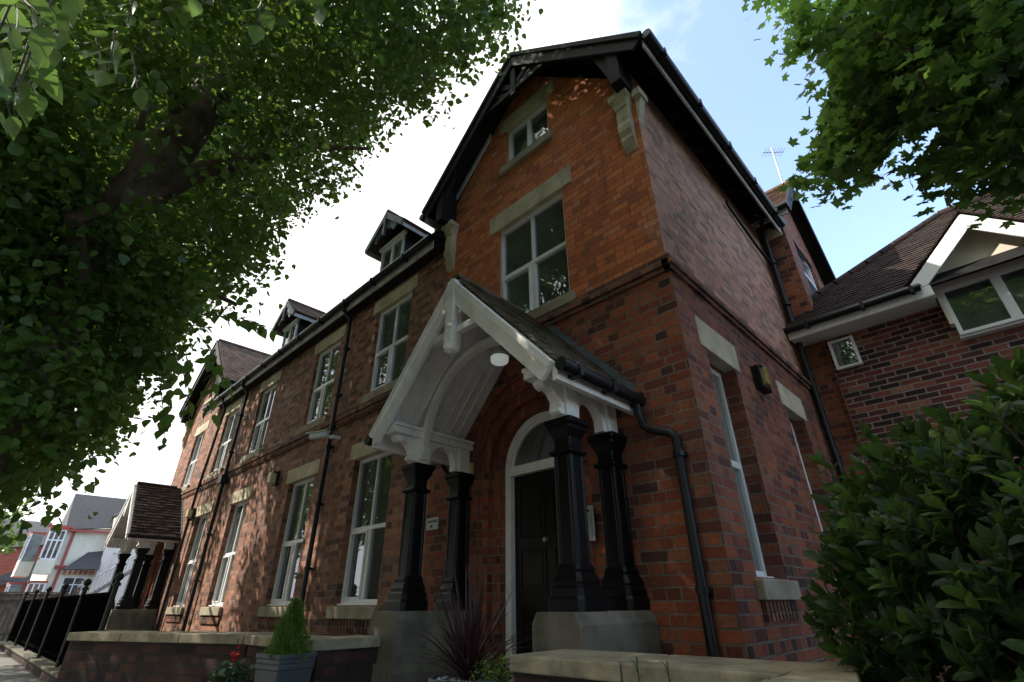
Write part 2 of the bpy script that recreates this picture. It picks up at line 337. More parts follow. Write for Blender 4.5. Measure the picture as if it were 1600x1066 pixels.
# ------------------------------------------------------------------ ground
GZ = .25
struct(MB().add([(-400, -400, GZ-.30), (400, -400, GZ-.30), (400, 400, GZ-.30), (-400, 400, GZ-.30)], [(0, 1, 2, 3)]).build('ground', M_GRND))
mb = MB().box(-70, 30, -.7, 1.30, GZ-.29, GZ); struct(mb.build('pavement', M_PAVE))
mb = MB().box(-70, 30, -.83, -.7, GZ-.29, GZ-.01); struct(mb.build('kerb', M_PLINTH, bevel=.015))
mb = MB().box(-70, 30, -7.5, -.83, GZ-.29, GZ-.13); struct(mb.build('road', M_ROAD))
mb = MB().box(-70, 30, -10.2, -7.5, GZ-.29, GZ); struct(mb.build('far_pavement', M_PAVE))
mb = MB().box(-18.5, 6, 1.31, 3.60, GZ-.29, GZ+.004); struct(mb.build('garden_path', M_GRND))
# ------------------------------------------------------------------ the villa
FY = 3.6; LY = 3.57          # upper and lower facade planes
XR, XL = -1.485, -4.85       # right tower
TX0, TX1 = -18.03, -14.66    # left tower
villa = thing('brick_villa', 'large red brick Victorian villa with black-edged gables, white sash-style windows and arched door', 'house', (-9.8, 5.5, GZ))
SZ = 3.80                    # where the wall steps
GH = (1.145, 3.07); WH = (4.10, 5.67)
wins = [(-6.764, -5.725), (-9.022, -8.04), (-11.87, -10.93), (-14.22, -13.25)]
CT = -3.17; CP = -3.20; C2 = -16.35
DOORS = []
def gable_outer(x0, x1, z0, cx, eave=6.62, apex=8.50): return [(x0, z0), (x1, z0), (x1, eave), (cx, apex), (x0, eave)]
ARC = (CP, .78, GZ, 2.40)
# right tower front
mb = MB(); wall(mb, 'y', FY, gable_outer(XL, XR, SZ, CT), [rect(-3.744, -2.60, WH[0], WH[1]), rect(-3.579, -2.757, 6.78, 7.57)]); mb.build('front_wall', M_ORANGE, villa)
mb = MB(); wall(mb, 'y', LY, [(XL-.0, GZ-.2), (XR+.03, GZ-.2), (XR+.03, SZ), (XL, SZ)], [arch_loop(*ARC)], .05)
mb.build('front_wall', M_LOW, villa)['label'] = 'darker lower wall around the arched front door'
# right tower side
mb = MB(); wall(mb, 'x', XR, [(FY, SZ), (7.7, SZ), (7.7, 6.75), (FY, 6.75)])
mb.build('side_wall', M_SIDE, villa)
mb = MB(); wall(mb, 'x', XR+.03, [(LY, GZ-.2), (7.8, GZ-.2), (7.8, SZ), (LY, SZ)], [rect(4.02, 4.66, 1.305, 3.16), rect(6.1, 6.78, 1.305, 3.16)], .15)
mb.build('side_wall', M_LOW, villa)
# wing
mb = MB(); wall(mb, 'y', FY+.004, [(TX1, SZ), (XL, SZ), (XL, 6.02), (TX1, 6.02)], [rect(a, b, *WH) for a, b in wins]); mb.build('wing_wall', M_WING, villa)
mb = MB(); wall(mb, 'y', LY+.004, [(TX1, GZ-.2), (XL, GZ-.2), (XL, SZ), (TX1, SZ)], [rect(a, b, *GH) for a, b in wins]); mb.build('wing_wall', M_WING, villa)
# left tower
mb = MB(); wall(mb, 'y', FY, gable_outer(TX0, TX1, SZ, C2), [rect(C2-.46, C2+.46, *WH), rect(C2-.41, C2+.41, 6.78, 7.57)])
wall(mb, 'y', LY, [(TX0, GZ-.2), (TX1, GZ-.2), (TX1, SZ), (TX0, SZ)], [arch_loop(C2, .78, GZ, 2.40)], .05)
wall(mb, 'x', TX1, [(FY, SZ), (8, SZ), (8, 6.7), (FY, 6.7)])
mb.add([(TX0, FY, GZ), (TX0, 8, GZ), (TX0, 8, 6.7), (TX0, FY, 6.7)], [(0, 3, 2, 1)])
mb.build('front_wall', M_WING, villa)
# rear block and back walls that close the volume
mb = MB()
wall(mb, 'y', 7.7, [(XR-.02, 4.74), (-1.1, 4.74), (-1.1, 6.95), (XR-.02, 6.95)])
wall(mb, 'x', -1.1, [(7.7, 3.0), (10.1, 3.0), (10.1, 6.6), (8.85, 8.2), (7.7, 6.95)], [rect(8.25, 9.35, 5.3, 6.75)], .1)
mb.add([(-1.1, 10.1, GZ), (-18.03, 10.1, GZ), (-18.03, 10.1, 7), (-1.1, 10.1, 7)], [(0, 1, 2, 3)])
mb.build('rear_wall', M_LOW, villa)
# dark interior behind the openings
mb = MB()
def room(x0, x1, y0, y1, z0, z1):
    mb.add([(x0,y0,z0),(x1,y0,z0),(x1,y1,z0),(x0,y1,z0),(x0,y0,z1),(x1,y0,z1),(x1,y1,z1),(x0,y1,z1)], [(0,1,2,3),(7,6,5,4),(5,6,2,1),(6,7,3,2),(7,4,0,3)])
room(-17.9, -5.0, 3.74, 6.2, .9, 3.75); room(-17.9, -5.0, 3.745, 6.2, 3.95, 6.0)
room(-4.7, -1.62, 3.77, 6.4, 3.95, 6.3); room(-4.2, -2.2, 3.765, 5.5, 6.35, 7.75); room(-17.3, -15.4, 3.765, 5.5, 6.35, 7.75)
mb.build('interior', M_ROOM, villa)
mb = MB(); mb.add([(-1.63, 3.75, .6), (-1.63, 7.2, .6), (-1.63, 7.2, 3.6), (-1.63, 3.75, 3.6)], [(0, 1, 2, 3)])
mb.build('net_curtain', M_BLIND, villa)

# windows ---------------------------------------------------------------
def win_y(x0, x1, z0, z1, y=3.66, zt=None, parent=villa, wy=FY, lint=.27, sill=True, lx=.13, double=True, stone=True):
    f = MB(); t = .052; d = .07
    f.box(x0+.002, x0+t, y, y+d, z0, z1); f.box(x1-t, x1-.002, y, y+d, z0, z1)
    f.box(x0+t, x1-t, y, y+d, z0, z0+t+.012); f.box(x0+t, x1-t, y, y+d, z1-t, z1)
    xm = (x0+x1)/2
    if zt:
        f.box(x0+t, x1-t, y+.004, y+d-.004, zt-.027, zt+.027)
        f.box(xm-.02, xm+.02, y+.008, y+d-.008, zt+.027, z1-t)
        f.box(xm-.034, xm+.034, y+.006, y+d-.006, z0+t+.012, zt-.027)
        s = .03
        for a, b in ((x0+t, xm-.034),):       # opening sash lower left stands proud
            f.box(a, a+s, y-.014, y+.05, z0+t+.012, zt-.027); f.box(b-s, b, y-.014, y+.05, z0+t+.012, zt-.027)
            f.box(a+s, b-s, y-.014, y+.05, z0+t+.012, z0+t+.012+s); f.box(a+s, b-s, y-.014, y+.05, zt-.027-s, zt-.027)
    else:
        f.box(xm-.034, xm+.034, y+.006, y+d-.006, z0+t+.012, z1-t)
    f.box(x0-.03, x1+.03, y-.045, y+.0, z0-.012, z0+.022)
    w = f.build('window', M_UPVC, parent, bevel=.004)
    MB().box(x0+.02, x1-.02, y+.042, y+.048, z0+.02, z1-.02).build('pane', M_GLASS, w)
    if stone:
        MB().box(x0-lx, x1+lx, wy-.012, wy+.10, z1-.004, z1+lint).build('lintel', M_STONE, w, bevel=.008)
        if sill: MB().box(x0-.07, x1+.07, wy-.06, y+.06, z0-.15, z0-.013).build('sill', M_STONE2, w, bevel=.01)
    return w
for a, b in wins:
    win_y(a, b, *WH, zt=4.86, wy=FY, lint=.26)
    win_y(a, b, *GH, zt=2.07, wy=LY, lint=.24)
wt = win_y(-3.744, -2.60, *WH, zt=4.875, lint=.29, lx=.15)
win_y(-3.579, -2.757, 6.78, 7.57, lint=.27, lx=.14)
win_y(C2-.46, C2+.46, *WH, zt=4.86); win_y(C2-.41, C2+.41, 6.78, 7.57)
def win_x(y0, y1, z0, z1, x=-1.60, zt=None, stone=True):
    f = MB(); t = .05; d = .07
    f.box(x-d, x, y0+.002, y0+t, z0, z1); f.box(x-d, x, y1-t, y1-.002, z0, z1); f.box(x-d, x, y0+t, y1-t, z0, z0+t+.01); f.box(x-d, x, y0+t, y1-t, z1-t, z1)
    if zt: f.box(x-d+.004, x+.008, y0+t, y1-t, zt-.03, zt+.03)
    f.box(x, x+.05, y0-.02, y1+.02, z0-.012, z0+.02)
    w = f.build('window', M_UPVC, villa, bevel=.004)
    MB().box(x-.047, x-.041, y0+.02, y1-.02, z0+.02, z1-.02).build('pane', M_GLASS, w)
    if stone:
        MB().box(XR-.08, XR+.042, y0-.12, y1+.12, z1-.004, z1+.30).build('lintel', M_STONE, w, bevel=.008)
        MB().box(x+.0, XR+.09, y0-.06, y1+.06, z0-.15, z0-.013).build('sill', M_STONE2, w, bevel=.01)
win_x(4.02, 4.66, 1.305, 3.16, zt=2.22); win_x(6.1, 6.78, 1.305, 3.16, zt=2.22)
win_x(8.25, 9.35, 5.3, 6.75, x=-1.15, zt=6.2, stone=False)
# curtains and sill plants inside the big tower window
mb = MB()
for k in range(9):
    mb.tube([(-3.66+.028*k, 3.86+(k % 2)*.02, 4.12), (-3.66+.022*k, 3.86+(k % 2)*.02, 5.62)], .02, 6)
mb.build('curtain', M_CURT, villa)

MB().add([(-3.12, 3.97, 4.2), (-2.60, 3.97, 4.2), (-2.60, 3.97, 5.62), (-3.12, 3.97, 5.62)], [(0, 1, 2, 3)]).build('net_curtain', M_BLIND, villa)
# string courses ----------------------------------------------------------
mb = MB()
def course_y(x0, x1, dent=True):
    mb.box(x0, x1, FY-.055, FY+.02, 3.905, 3.972)
    mb.box(x0, x1, FY-.085, FY+.02, 3.84, 3.905)
    mb.box(x0, x1, FY-.06, FY+.02, 3.79, 3.84)
    if dent:
        x = x0+.03
        while x < x1-.05: mb.box(x, x+.045, LY-.035, LY+.01, 3.72, 3.79); x += .085
course_y(XL, XR+.055, False); course_y(TX1, XL); course_y(TX0, TX1)
mb.box(XR-.02, XR+.055, FY-.02, 7.7, 3.905, 3.972); mb.box(XR-.02, XR+.085, FY-.085, 7.7, 3.84, 3.905); mb.box(XR-.02, XR+.06, FY-.06, 7.7, 3.79, 3.84)
mb.build('string_course', M_DARKB, villa, bevel=.006)
for a, b in wins:   # brick aprons under the ground floor sills
    mb = MB(); x = a-.04; mb.box(a-.05, b+.05, LY-.015, LY+.02, .85, .99)
    while x < b: mb.box(x, x+.055, LY-.03, LY-.0152, .86, .985); x += .075
    mb.build('sill_apron', M_DARKB, villa)
for y0, y1 in ((4.02, 4.66), (6.1, 6.78)):
    mb = MB(); y = y0-.03; mb.box(XR, XR+.045, y0-.04, y1+.04, 1.02, 1.152)
    while y < y1: mb.box(XR+.0452, XR+.06, y, y+.055, 1.03, 1.15); y += .075
    mb.build('sill_apron', M_DARKB, villa)

# roofs ------------------------------------------------------------------
def tiles(mb, o, ax, sl, width, length, gw=.17, gl=.105, thick=.016, clip=None, jit=.004):
    """tiled slope: o eave corner, ax unit vector along the eave, sl unit vector up the slope"""
    o, ax, sl = Vector(o), Vector(ax).normalized(), Vector(sl).normalized(); n = ax.cross(sl)
    if n.z < 0: n = -n
    rows = int(length/gl)+1; cols = int(width/gw)+2
    for i in range(rows):
        v0 = i*gl; v1 = min(v0+gl+.03, length+.02)
        for j in range(cols):
            u0_ = (j-(.5 if i % 2 else 0))*gw; u1_ = u0_+gw-.004
            u0_ = max(u0_, 0); u1_ = min(u1_, width)
            if u1_-u0_ < .01: continue
            if clip and not clip((u0_+u1_)/2, (v0+v1)/2): continue
            e = random.uniform(-jit, jit); h = random.uniform(0, jit)
            p = [o+ax*u0_+sl*(v0+e)+n*(.012+h), o+ax*u1_+sl*(v0+e)+n*(.012+h), o+ax*u1_+sl*v1, o+ax*u0_+sl*v1]
            q = [a+n*thick for a in p]
            mb.add(p+q, [(0, 3, 2, 1), (4, 5, 6, 7), (0, 1, 5, 4), (1, 2, 6, 5), (3, 0, 4, 7)])
def slab(mb, pts, t):   # slope deck polygon, thickness downwards along normal
    pts = [Vector(p) for p in pts]; n = (pts[1]-pts[0]).cross(pts[2]-pts[0]).normalized()
    if n.z > 0: n = -n
    mb.prism(pts, n*t)
def tower_roof(cx, mat):
    yf, yb = 3.30, 9.0; az = 8.66; hw = 2.02; ez = 6.70
    r_ = MB()
    for s_ in (-1, 1):
        e0 = Vector((cx+s_*hw, yf, ez)); sl = Vector((-s_*hw, 0, az-ez)); ln = sl.length
        tiles(r_, e0, (0, 1, 0), sl, yb-yf, ln, gw=.17, gl=.13)
    # ridge tiles
    y = yf
    while y < yb: r_.tube([(cx, y, az+.01), (cx, y+.29, az+.01)], .075, 8); y += .3
    rf = r_.build('roof', mat, villa)
    d = MB()
    for s_ in (-1, 1):
        slab(d, [(cx+s_*hw, yf+.01, ez), (cx+s_*hw, yb, ez), (cx, yb, az), (cx, yf+.01, az)], .03)
    # rafter feet under the side eaves
    for s_ in (-1, 1):
        y = 3.75
        while y < 7.6:
            k = (az-ez)/hw
            d.prism([(cx+s_*(hw-.06), y, ez-.02+.06*k-.03), (cx+s_*(hw-.42), y, ez+.42*k-.06), (cx+s_*(hw-.42), y, ez+.42*k-.18), (cx+s_*(hw-.06), y, ez+.06*k-.15)], (0, .05, 0)); y += .38
    d.build('soffit', M_DTIM, rf)
    b = MB(); k = (az-ez)/hw
    for s_ in (-1, 1):
        n_ = Vector((k, 0, 1)).normalized()
        A = Vector((cx+s_*hw, yf-.03, ez)); B = Vector((cx, yf-.03, az)); dn = Vector((-s_*k, 0, -1)).normalized()
        b.prism([A, B, B+Vector((0, 0, -.30)), A+dn*.20+Vector((0, 0, 0))], (0, .035, 0))
        b.prism([A+Vector((0, -.025, .02)), B+Vector((0, -.025, .02)), B+Vector((0, -.025, -.07)), A+dn*.06+Vector((0, -.025, 0))], (0, .03, 0))
        # bracket from corbel up to the barge
        xw = cx+s_*1.60
        b.box(xw-.07, xw+.07, yf+.0, FY-.01, 6.32, 6.98)
        b.prism([(xw-s_*.05, yf+.02, 6.75), (xw-s_*.05, yf+.02, 6.35), (xw-s_*.30, yf+.02, 7.20), (xw-s_*.22, yf+.02, 7.30)], (0, .06, 0))
    for s_ in (-1,):
        A = Vector((cx+s_*1.80, FY-.035, ez+.20*k-.17)); B = Vector((cx+s_*.75, FY-.035, ez+1.27*k-.17)); b2 = MB(); b2.prism([A, B, B+Vector((0, 0, -.10)), A+Vector((0, 0, -.10))], (0, .03, 0)); b2.build('verge_strip', M_FASC, rf)
    # apex truss
    b.box(cx-.05, cx+.05, yf, yf+.09, 7.72, 8.5)
    b.box(cx-.74, cx+.74, yf+.01, yf+.08, 7.80, 7.90)
    for s_ in (-1, 1):
        pts = [(cx+s_*.06, 7.92), (cx+s_*.22, 8.02), (cx+s_*.34, 8.2), (cx+s_*.28, 8.28), (cx+s_*.16, 8.12), (cx+s_*.06, 8.02)]
        b.prism([(x, yf+.02, z) for x, z in pts], (0, .05, 0))
        b.beam((cx+s_*.12, yf+.045, 7.86), (cx+s_*.5, yf+.045, 8.10), .05, .07)
    b.build('bargeboard', M_DTIM, rf, bevel=.006)
    f = MB(); x = cx+hw
    f.box(cx+hw-.045, cx+hw-.02, yf+.02, 7.62, ez-.17, ez-.03).build('fascia', M_FASC, rf, bevel=.004)
    MB().box(cx-hw+.02, cx-hw+.045, yf+.02, 7.62, ez-.17, ez-.03).build('fascia', M_FASC, rf, bevel=.004)
    for s_ in (-1, 1):
        g = MB(); g.tube([(cx+s_*(hw+.035), yf-.02, ez-.035), (cx+s_*(hw+.035), 7.62, ez-.035)], .058, 10)
        y = yf+.3
        while y < 7.6: g.box(cx+s_*(hw-.03), cx+s_*(hw+.10), y, y+.03, ez-.10, ez+.02); y += .9
        g.build('gutter', M_BPIPE, rf)
tower_roof(-3.14, M_TILE); tower_roof(C2+.02, M_TILE)
# wing roof
mb = MB(); tiles(mb, (TX1, 3.36, 6.17), (1, 0, 0), (0, 1, 1), XL-TX1, 4.6, gw=.3, gl=.22)
rf = mb.build('roof', M_SLATE, villa); d = MB(); slab(d, [(TX1, 3.36, 6.16), (XL, 3.36, 6.16), (XL, 6.6, 9.4), (TX1, 6.6, 9.4)], .04); slab(d, [(TX1, 9.9, 6.16), (XL, 9.9, 6.16), (XL, 6.6, 9.4), (TX1, 6.6, 9.4)], .04)
d.box(TX1, XL, 3.42, FY, 5.985, 6.0); d.build('soffit', M_DTIM, rf)
MB().box(TX1-.9, XL-.12, 3.395, 3.42, 5.97, 6.13).build('fascia', M_FASC, rf, bevel=.004)
g = MB(); g.tube([(TX1-.9, 3.335, 6.13), (XL-.1, 3.335, 6.13)], .058, 10)
x = TX1-.5
while x < XL-.2: g.box(x, x+.035, 3.27, 3.40, 6.06, 6.17); x += .95
g.build('gutter', M_BPIPE, rf)
# rear block roof, gable towards the right
mb = MB()
tiles(mb, (-3.2, 7.42, 6.86), (1, 0, 0), (0, 1.42, 1.50), 2.3, 2.07); tiles(mb, (-3.2, 10.3, 6.5), (1, 0, 0), (0, -1.46, 1.86), 2.3, 2.36)
x = -3.2
while x < -1.0: mb.tube([(x, 8.84, 8.38), (x+.28, 8.84, 8.38)], .08, 8); x += .29
rf = mb.build('roof', plain('orange_tile', (.15, .09, .06), (.08, .05, .035), .9, 4, .5, 60, .2), villa)
d = MB(); slab(d, [(-3.2, 7.42, 6.86), (-.92, 7.42, 6.86), (-.92, 8.84, 8.36), (-3.2, 8.84, 8.36)], .05); slab(d, [(-3.2, 10.3, 6.5), (-.92, 10.3, 6.5), (-.92, 8.84, 8.36), (-3.2, 8.84, 8.36)], .05)
for a, b_ in (((-.9, 7.42, 6.80), (-.9, 8.84, 8.30)), ((-.9, 8.84, 8.30), (-.9, 10.3, 6.44))): d.beam(a, b_, .035, .17)
d.build('bargeboard', M_DTIM, rf)
MB().box(-1.45, -.93, 7.42, 7.45, 6.70, 6.84).build('fascia', M_FASC, rf)
g = MB().tube([(-1.5, 7.36, 6.83), (-.88, 7.36, 6.83)], .055, 8); g.build('gutter', M_BPIPE, rf)
MB().box(-1.45, -1.14, 7.66, 7.75, 6.52, 6.74).build('corbel', M_STONE, villa, bevel=.01)
mb = MB().box(-1.1, -.93, 9.92, 10.12, 6.10, 6.34).box(-1.1, -.98, 9.95, 10.10, 5.8, 6.10); mb.build('corbel', M_STONE, villa, bevel=.01)
# corbels on the towers ------------------------------------------------
def corbel(x, s_):
    c = MB(); prof = [(FY, 6.34), (FY-.15, 6.34), (FY-.15, 6.27), (FY-.12, 6.22), (FY-.09, 6.14), (FY-.09, 6.05), (FY-.10, 5.98), (FY-.09, 5.90), (FY-.115, 5.84), (FY-.105, 5.76), (FY-.07, 5.70), (FY-.075, 5.64), (FY-.04, 5.56), (FY-.005, 5.50), (FY, 5.50)]
    c.prism([(x-.075, y, z) for y, z in prof], (.15, 0, 0))
    c.box(x-.12, x+.12, FY-.16, FY+.0, 6.262, 6.345)
    c.prism([(x-.11, FY-.11, 6.262), (x+.11, FY-.11, 6.262), (x+.075, FY-.11, 6.13), (x-.075, FY-.11, 6.13)], (0, .11, 0))
    if s_ > 0:   # return on the side wall
        c.box(XR-.0, XR+.10, FY-.06, FY+.13, 6.235, 6.342); c.prism([(XR, FY+.0, 6.235), (XR+.08, FY+.0, 6.235), (XR+.04, FY+.0, 6.10), (XR+.02, FY+.0, 5.95), (XR, FY+.0, 5.9)], (0, .10, 0))
    c.build('corbel', M_STONE, villa, bevel=.012)
corbel(-1.62, 1); corbel(-4.72, -1); corbel(TX1-.12, 0); corbel(TX0+.12, 0)
# dormers ----------------------------------------------------------------
def dormer(cx):
    y = 3.75; az = 8.02; hw = .66; ez = 7.42; dw = .44
    w_ = MB(); wall(w_, 'y', y+.04, [(cx-dw, 6.5), (cx+dw, 6.5), (cx+dw, 7.48), (cx, 7.9), (cx-dw, 7.48)], [rect(cx-.38, cx+.38, 6.80, 7.36)], .05)
    w_.add([(cx+dw, y+.04, 6.5), (cx+dw, 5.3, 6.5), (cx+dw, 5.3, 7.5), (cx+dw, y+.04, 7.5)], [(0, 1, 2, 3)]); w_.add([(cx-dw, y+.04, 6.5), (cx-dw, 5.3, 6.5), (cx-dw, 5.3, 7.5), (cx-dw, y+.04, 7.5)], [(0, 3, 2, 1)])
    dm = w_.build('dormer', M_DTIM, villa)
    r_ = MB()
    for s_ in (-1, 1):
        tiles(r_, (cx+s_*hw, y-.22, ez), (0, 1, 0), (-s_*hw, 0, az-ez), 2.0, .89, gw=.17, gl=.12)
        slab(r_, [(cx+s_*hw, y-.21, ez), (cx+s_*hw, 5.5, ez), (cx, 5.5, az), (cx, y-.21, az)], .03)
    r_.tube([(cx, y-.22, az+.02), (cx, 5.5, az+.02)], .055, 8)
    r_.build('roof', M_TILE, dm)
    b = MB(); k = (az-ez)/hw
    for s_ in (-1, 1):
        b.prism([(cx+s_*hw, y-.24, ez), (cx, y-.24, az), (cx, y-.24, az-.16), (cx+s_*(hw-.04), y-.24, ez-.11)], (0, .03, 0))
        b.prism([(cx+s_*.04, y-.20, az-.20), (cx+s_*.34, y-.20, ez+.22), (cx+s_*.40, y-.20, ez+.05), (cx+s_*.30, y-.20, ez-.02), (cx+s_*.20, y-.20, ez+.10), (cx+s_*.04, y-.20, ez+.16)], (0, .03, 0))
    b.box(cx-.025, cx+.025, y-.25, y-.2, ez+.0, az-.05)
    b.build('bargeboard', M_LEAD, dm)
    f = MB(); f.box(cx+hw-.05, cx+hw-.03, y-.2, 5.2, ez-.11, ez-.0).build('fascia', M_FASC, dm); MB().box(cx-hw+.03, cx-hw+.05, y-.2, 5.2, ez-.11, ez-.0).build('fascia', M_FASC, dm)
    win = MB(); x0, x1, z0, z1 = cx-.38, cx+.38, 6.80, 7.36
    win.box(x0, x0+.05, y+.0, y+.06, z0, z1).box(x1-.05, x1, y, y+.06, z0, z1).box(x0+.05, x1-.05, y, y+.06, z0, z0+.05).box(x0+.05, x1-.05, y, y+.06, z1-.05, z1).box(cx-.035, cx+.035, y+.004, y+.056, z0+.05, z1-.05)
    win.box(x0-.06, x1+.06, y-.04, y+.03, z1+.0, z1+.07)
    win.build('window', M_UPVC, dm, bevel=.004); MB().box(x0+.02, x1-.02, y+.03, y+.035, z0+.02, z1-.02).build('pane', M_GLASS, dm)
    mbx = MB(); mbx.add([(cx-.42, y+.1, 6.6), (cx+.42, y+.1, 6.6), (cx+.42, y+.1, 7.45), (cx-.42, y+.1, 7.45)], [(0, 1, 2, 3)]); mbx.build('blind', M_ROOM, dm)
dormer(-6.84); dormer(-11.38)

# doorway -----------------------------------------------------------------
def ring(mb, cx, r0_, r1_, y0, y1, zs=2.40, z0=GZ, n=40, jm=None):
    pts = [(cx+r1_*math.cos(math.pi*i/n), zs+r1_*math.sin(math.pi*i/n)) for i in range(n+1)]
    pin = [(cx+r0_*math.cos(math.pi*i/n), zs+r0_*math.sin(math.pi*i/n)) for i in range(n+1)]
    for i in range(n):
        a, b, c, d = pts[i], pts[i+1], pin[i+1], pin[i]
        vs_ = [(a[0], y0, a[1]), (b[0], y0, b[1]), (c[0], y0, c[1]), (d[0], y0, d[1]), (a[0], y1, a[1]), (b[0], y1, b[1]), (c[0], y1, c[1]), (d[0], y1, d[1])]
        mb.add(vs_, [(3, 2, 1, 0), (0, 1, 5, 4), (7, 6, 2, 3), (4, 5, 6, 7)])
    if z0 is not None:
        for s_ in (-1, 1): (jm or mb).box(cx+s_*r0_, cx+s_*r1_, y0, y1, z0, zs)
def doorway(cx):
    a = MB(); jl = MB(); ring(a, cx, .655, .785, LY+.035, 3.75, jm=jl); ring(a, cx, .535, .66, LY+.10, 3.80, jm=jl)
    ar = a.build('door_arch', M_ARCH, villa); jl.build('door_jambs', M_LOW, ar)
    a = MB(); ring(a, cx, .80, .925, LY-.006, LY+.02, z0=None, n=34); ring(a, cx, .925, .955, LY-.022, LY+.02, z0=None, n=40); a.build('hood_mould', M_ARCH, ar)
    f = MB(); ring(f, cx, .46, .54, 3.74, 3.83, zs=2.40); ring(f, cx, .44, .465, 3.765, 3.83, zs=2.40, z0=None)
    f.box(cx-.46, cx+.46, 3.735, 3.83, 2.335, 2.43)
    f.box(cx-.46, cx+.46, 3.725, 3.75, 2.36, 2.40)
    f.build('door_frame', M_WHITE, ar)
    g = MB(); g.prism([(cx+.465*math.cos(math.pi*i/24), 3.79, 2.40+.465*math.sin(math.pi*i/24)) for i in range(25)], (0, .006, 0)); g.build('fanlight', M_GLASS, ar); MB().prism([(cx+.455*math.cos(math.pi*i/24), 3.82, 2.40+.455*math.sin(math.pi*i/24)) for i in range(25)], (0, .006, 0)).build('fanlight_reflection', M_BLIND, ar)  # pale panel stands in for the reflection in the fanlight glass
    d = MB(); d.box(cx-.46, cx+.46, 3.80, 3.845, GZ+.1, 2.34)
    for (u0_, u1_) in ((-.39, -.05), (.05, .39)):
        for z0, z1 in ((.50, 1.05), (1.25, 1.62), (1.72, 2.24)):
            x0, x1 = cx+u0_, cx+u1_
            for q in ((x0, x1, z0, z0+.02), (x0, x1, z1-.02, z1), (x0, x0+.02, z0+.02, z1-.02), (x1-.02, x1, z0+.02, z1-.02)): d.box(q[0], q[1], 3.788, 3.80, q[2], q[3])
            d.box(x0+.05, x1-.05, 3.792, 3.80, z0+.05, z1-.05)
    do = d.build('door', M_DOOR, villa, bevel=.003)
    k = MB(); k.tube([(cx-.03, 3.80, 1.68), (cx-.03, 3.775, 1.68)], .022, 14); k.tube([(cx-.03, 3.78, 1.68), (cx-.03, 3.75, 1.68)], [.026, .02], 14); k.build('knob', M_METAL, do)
    MB().box(cx-.9, cx+.9, 3.85, 4.6, GZ, 3.0).build('hallway', M_ROOM, ar)
doorway(CP); doorway(C2)
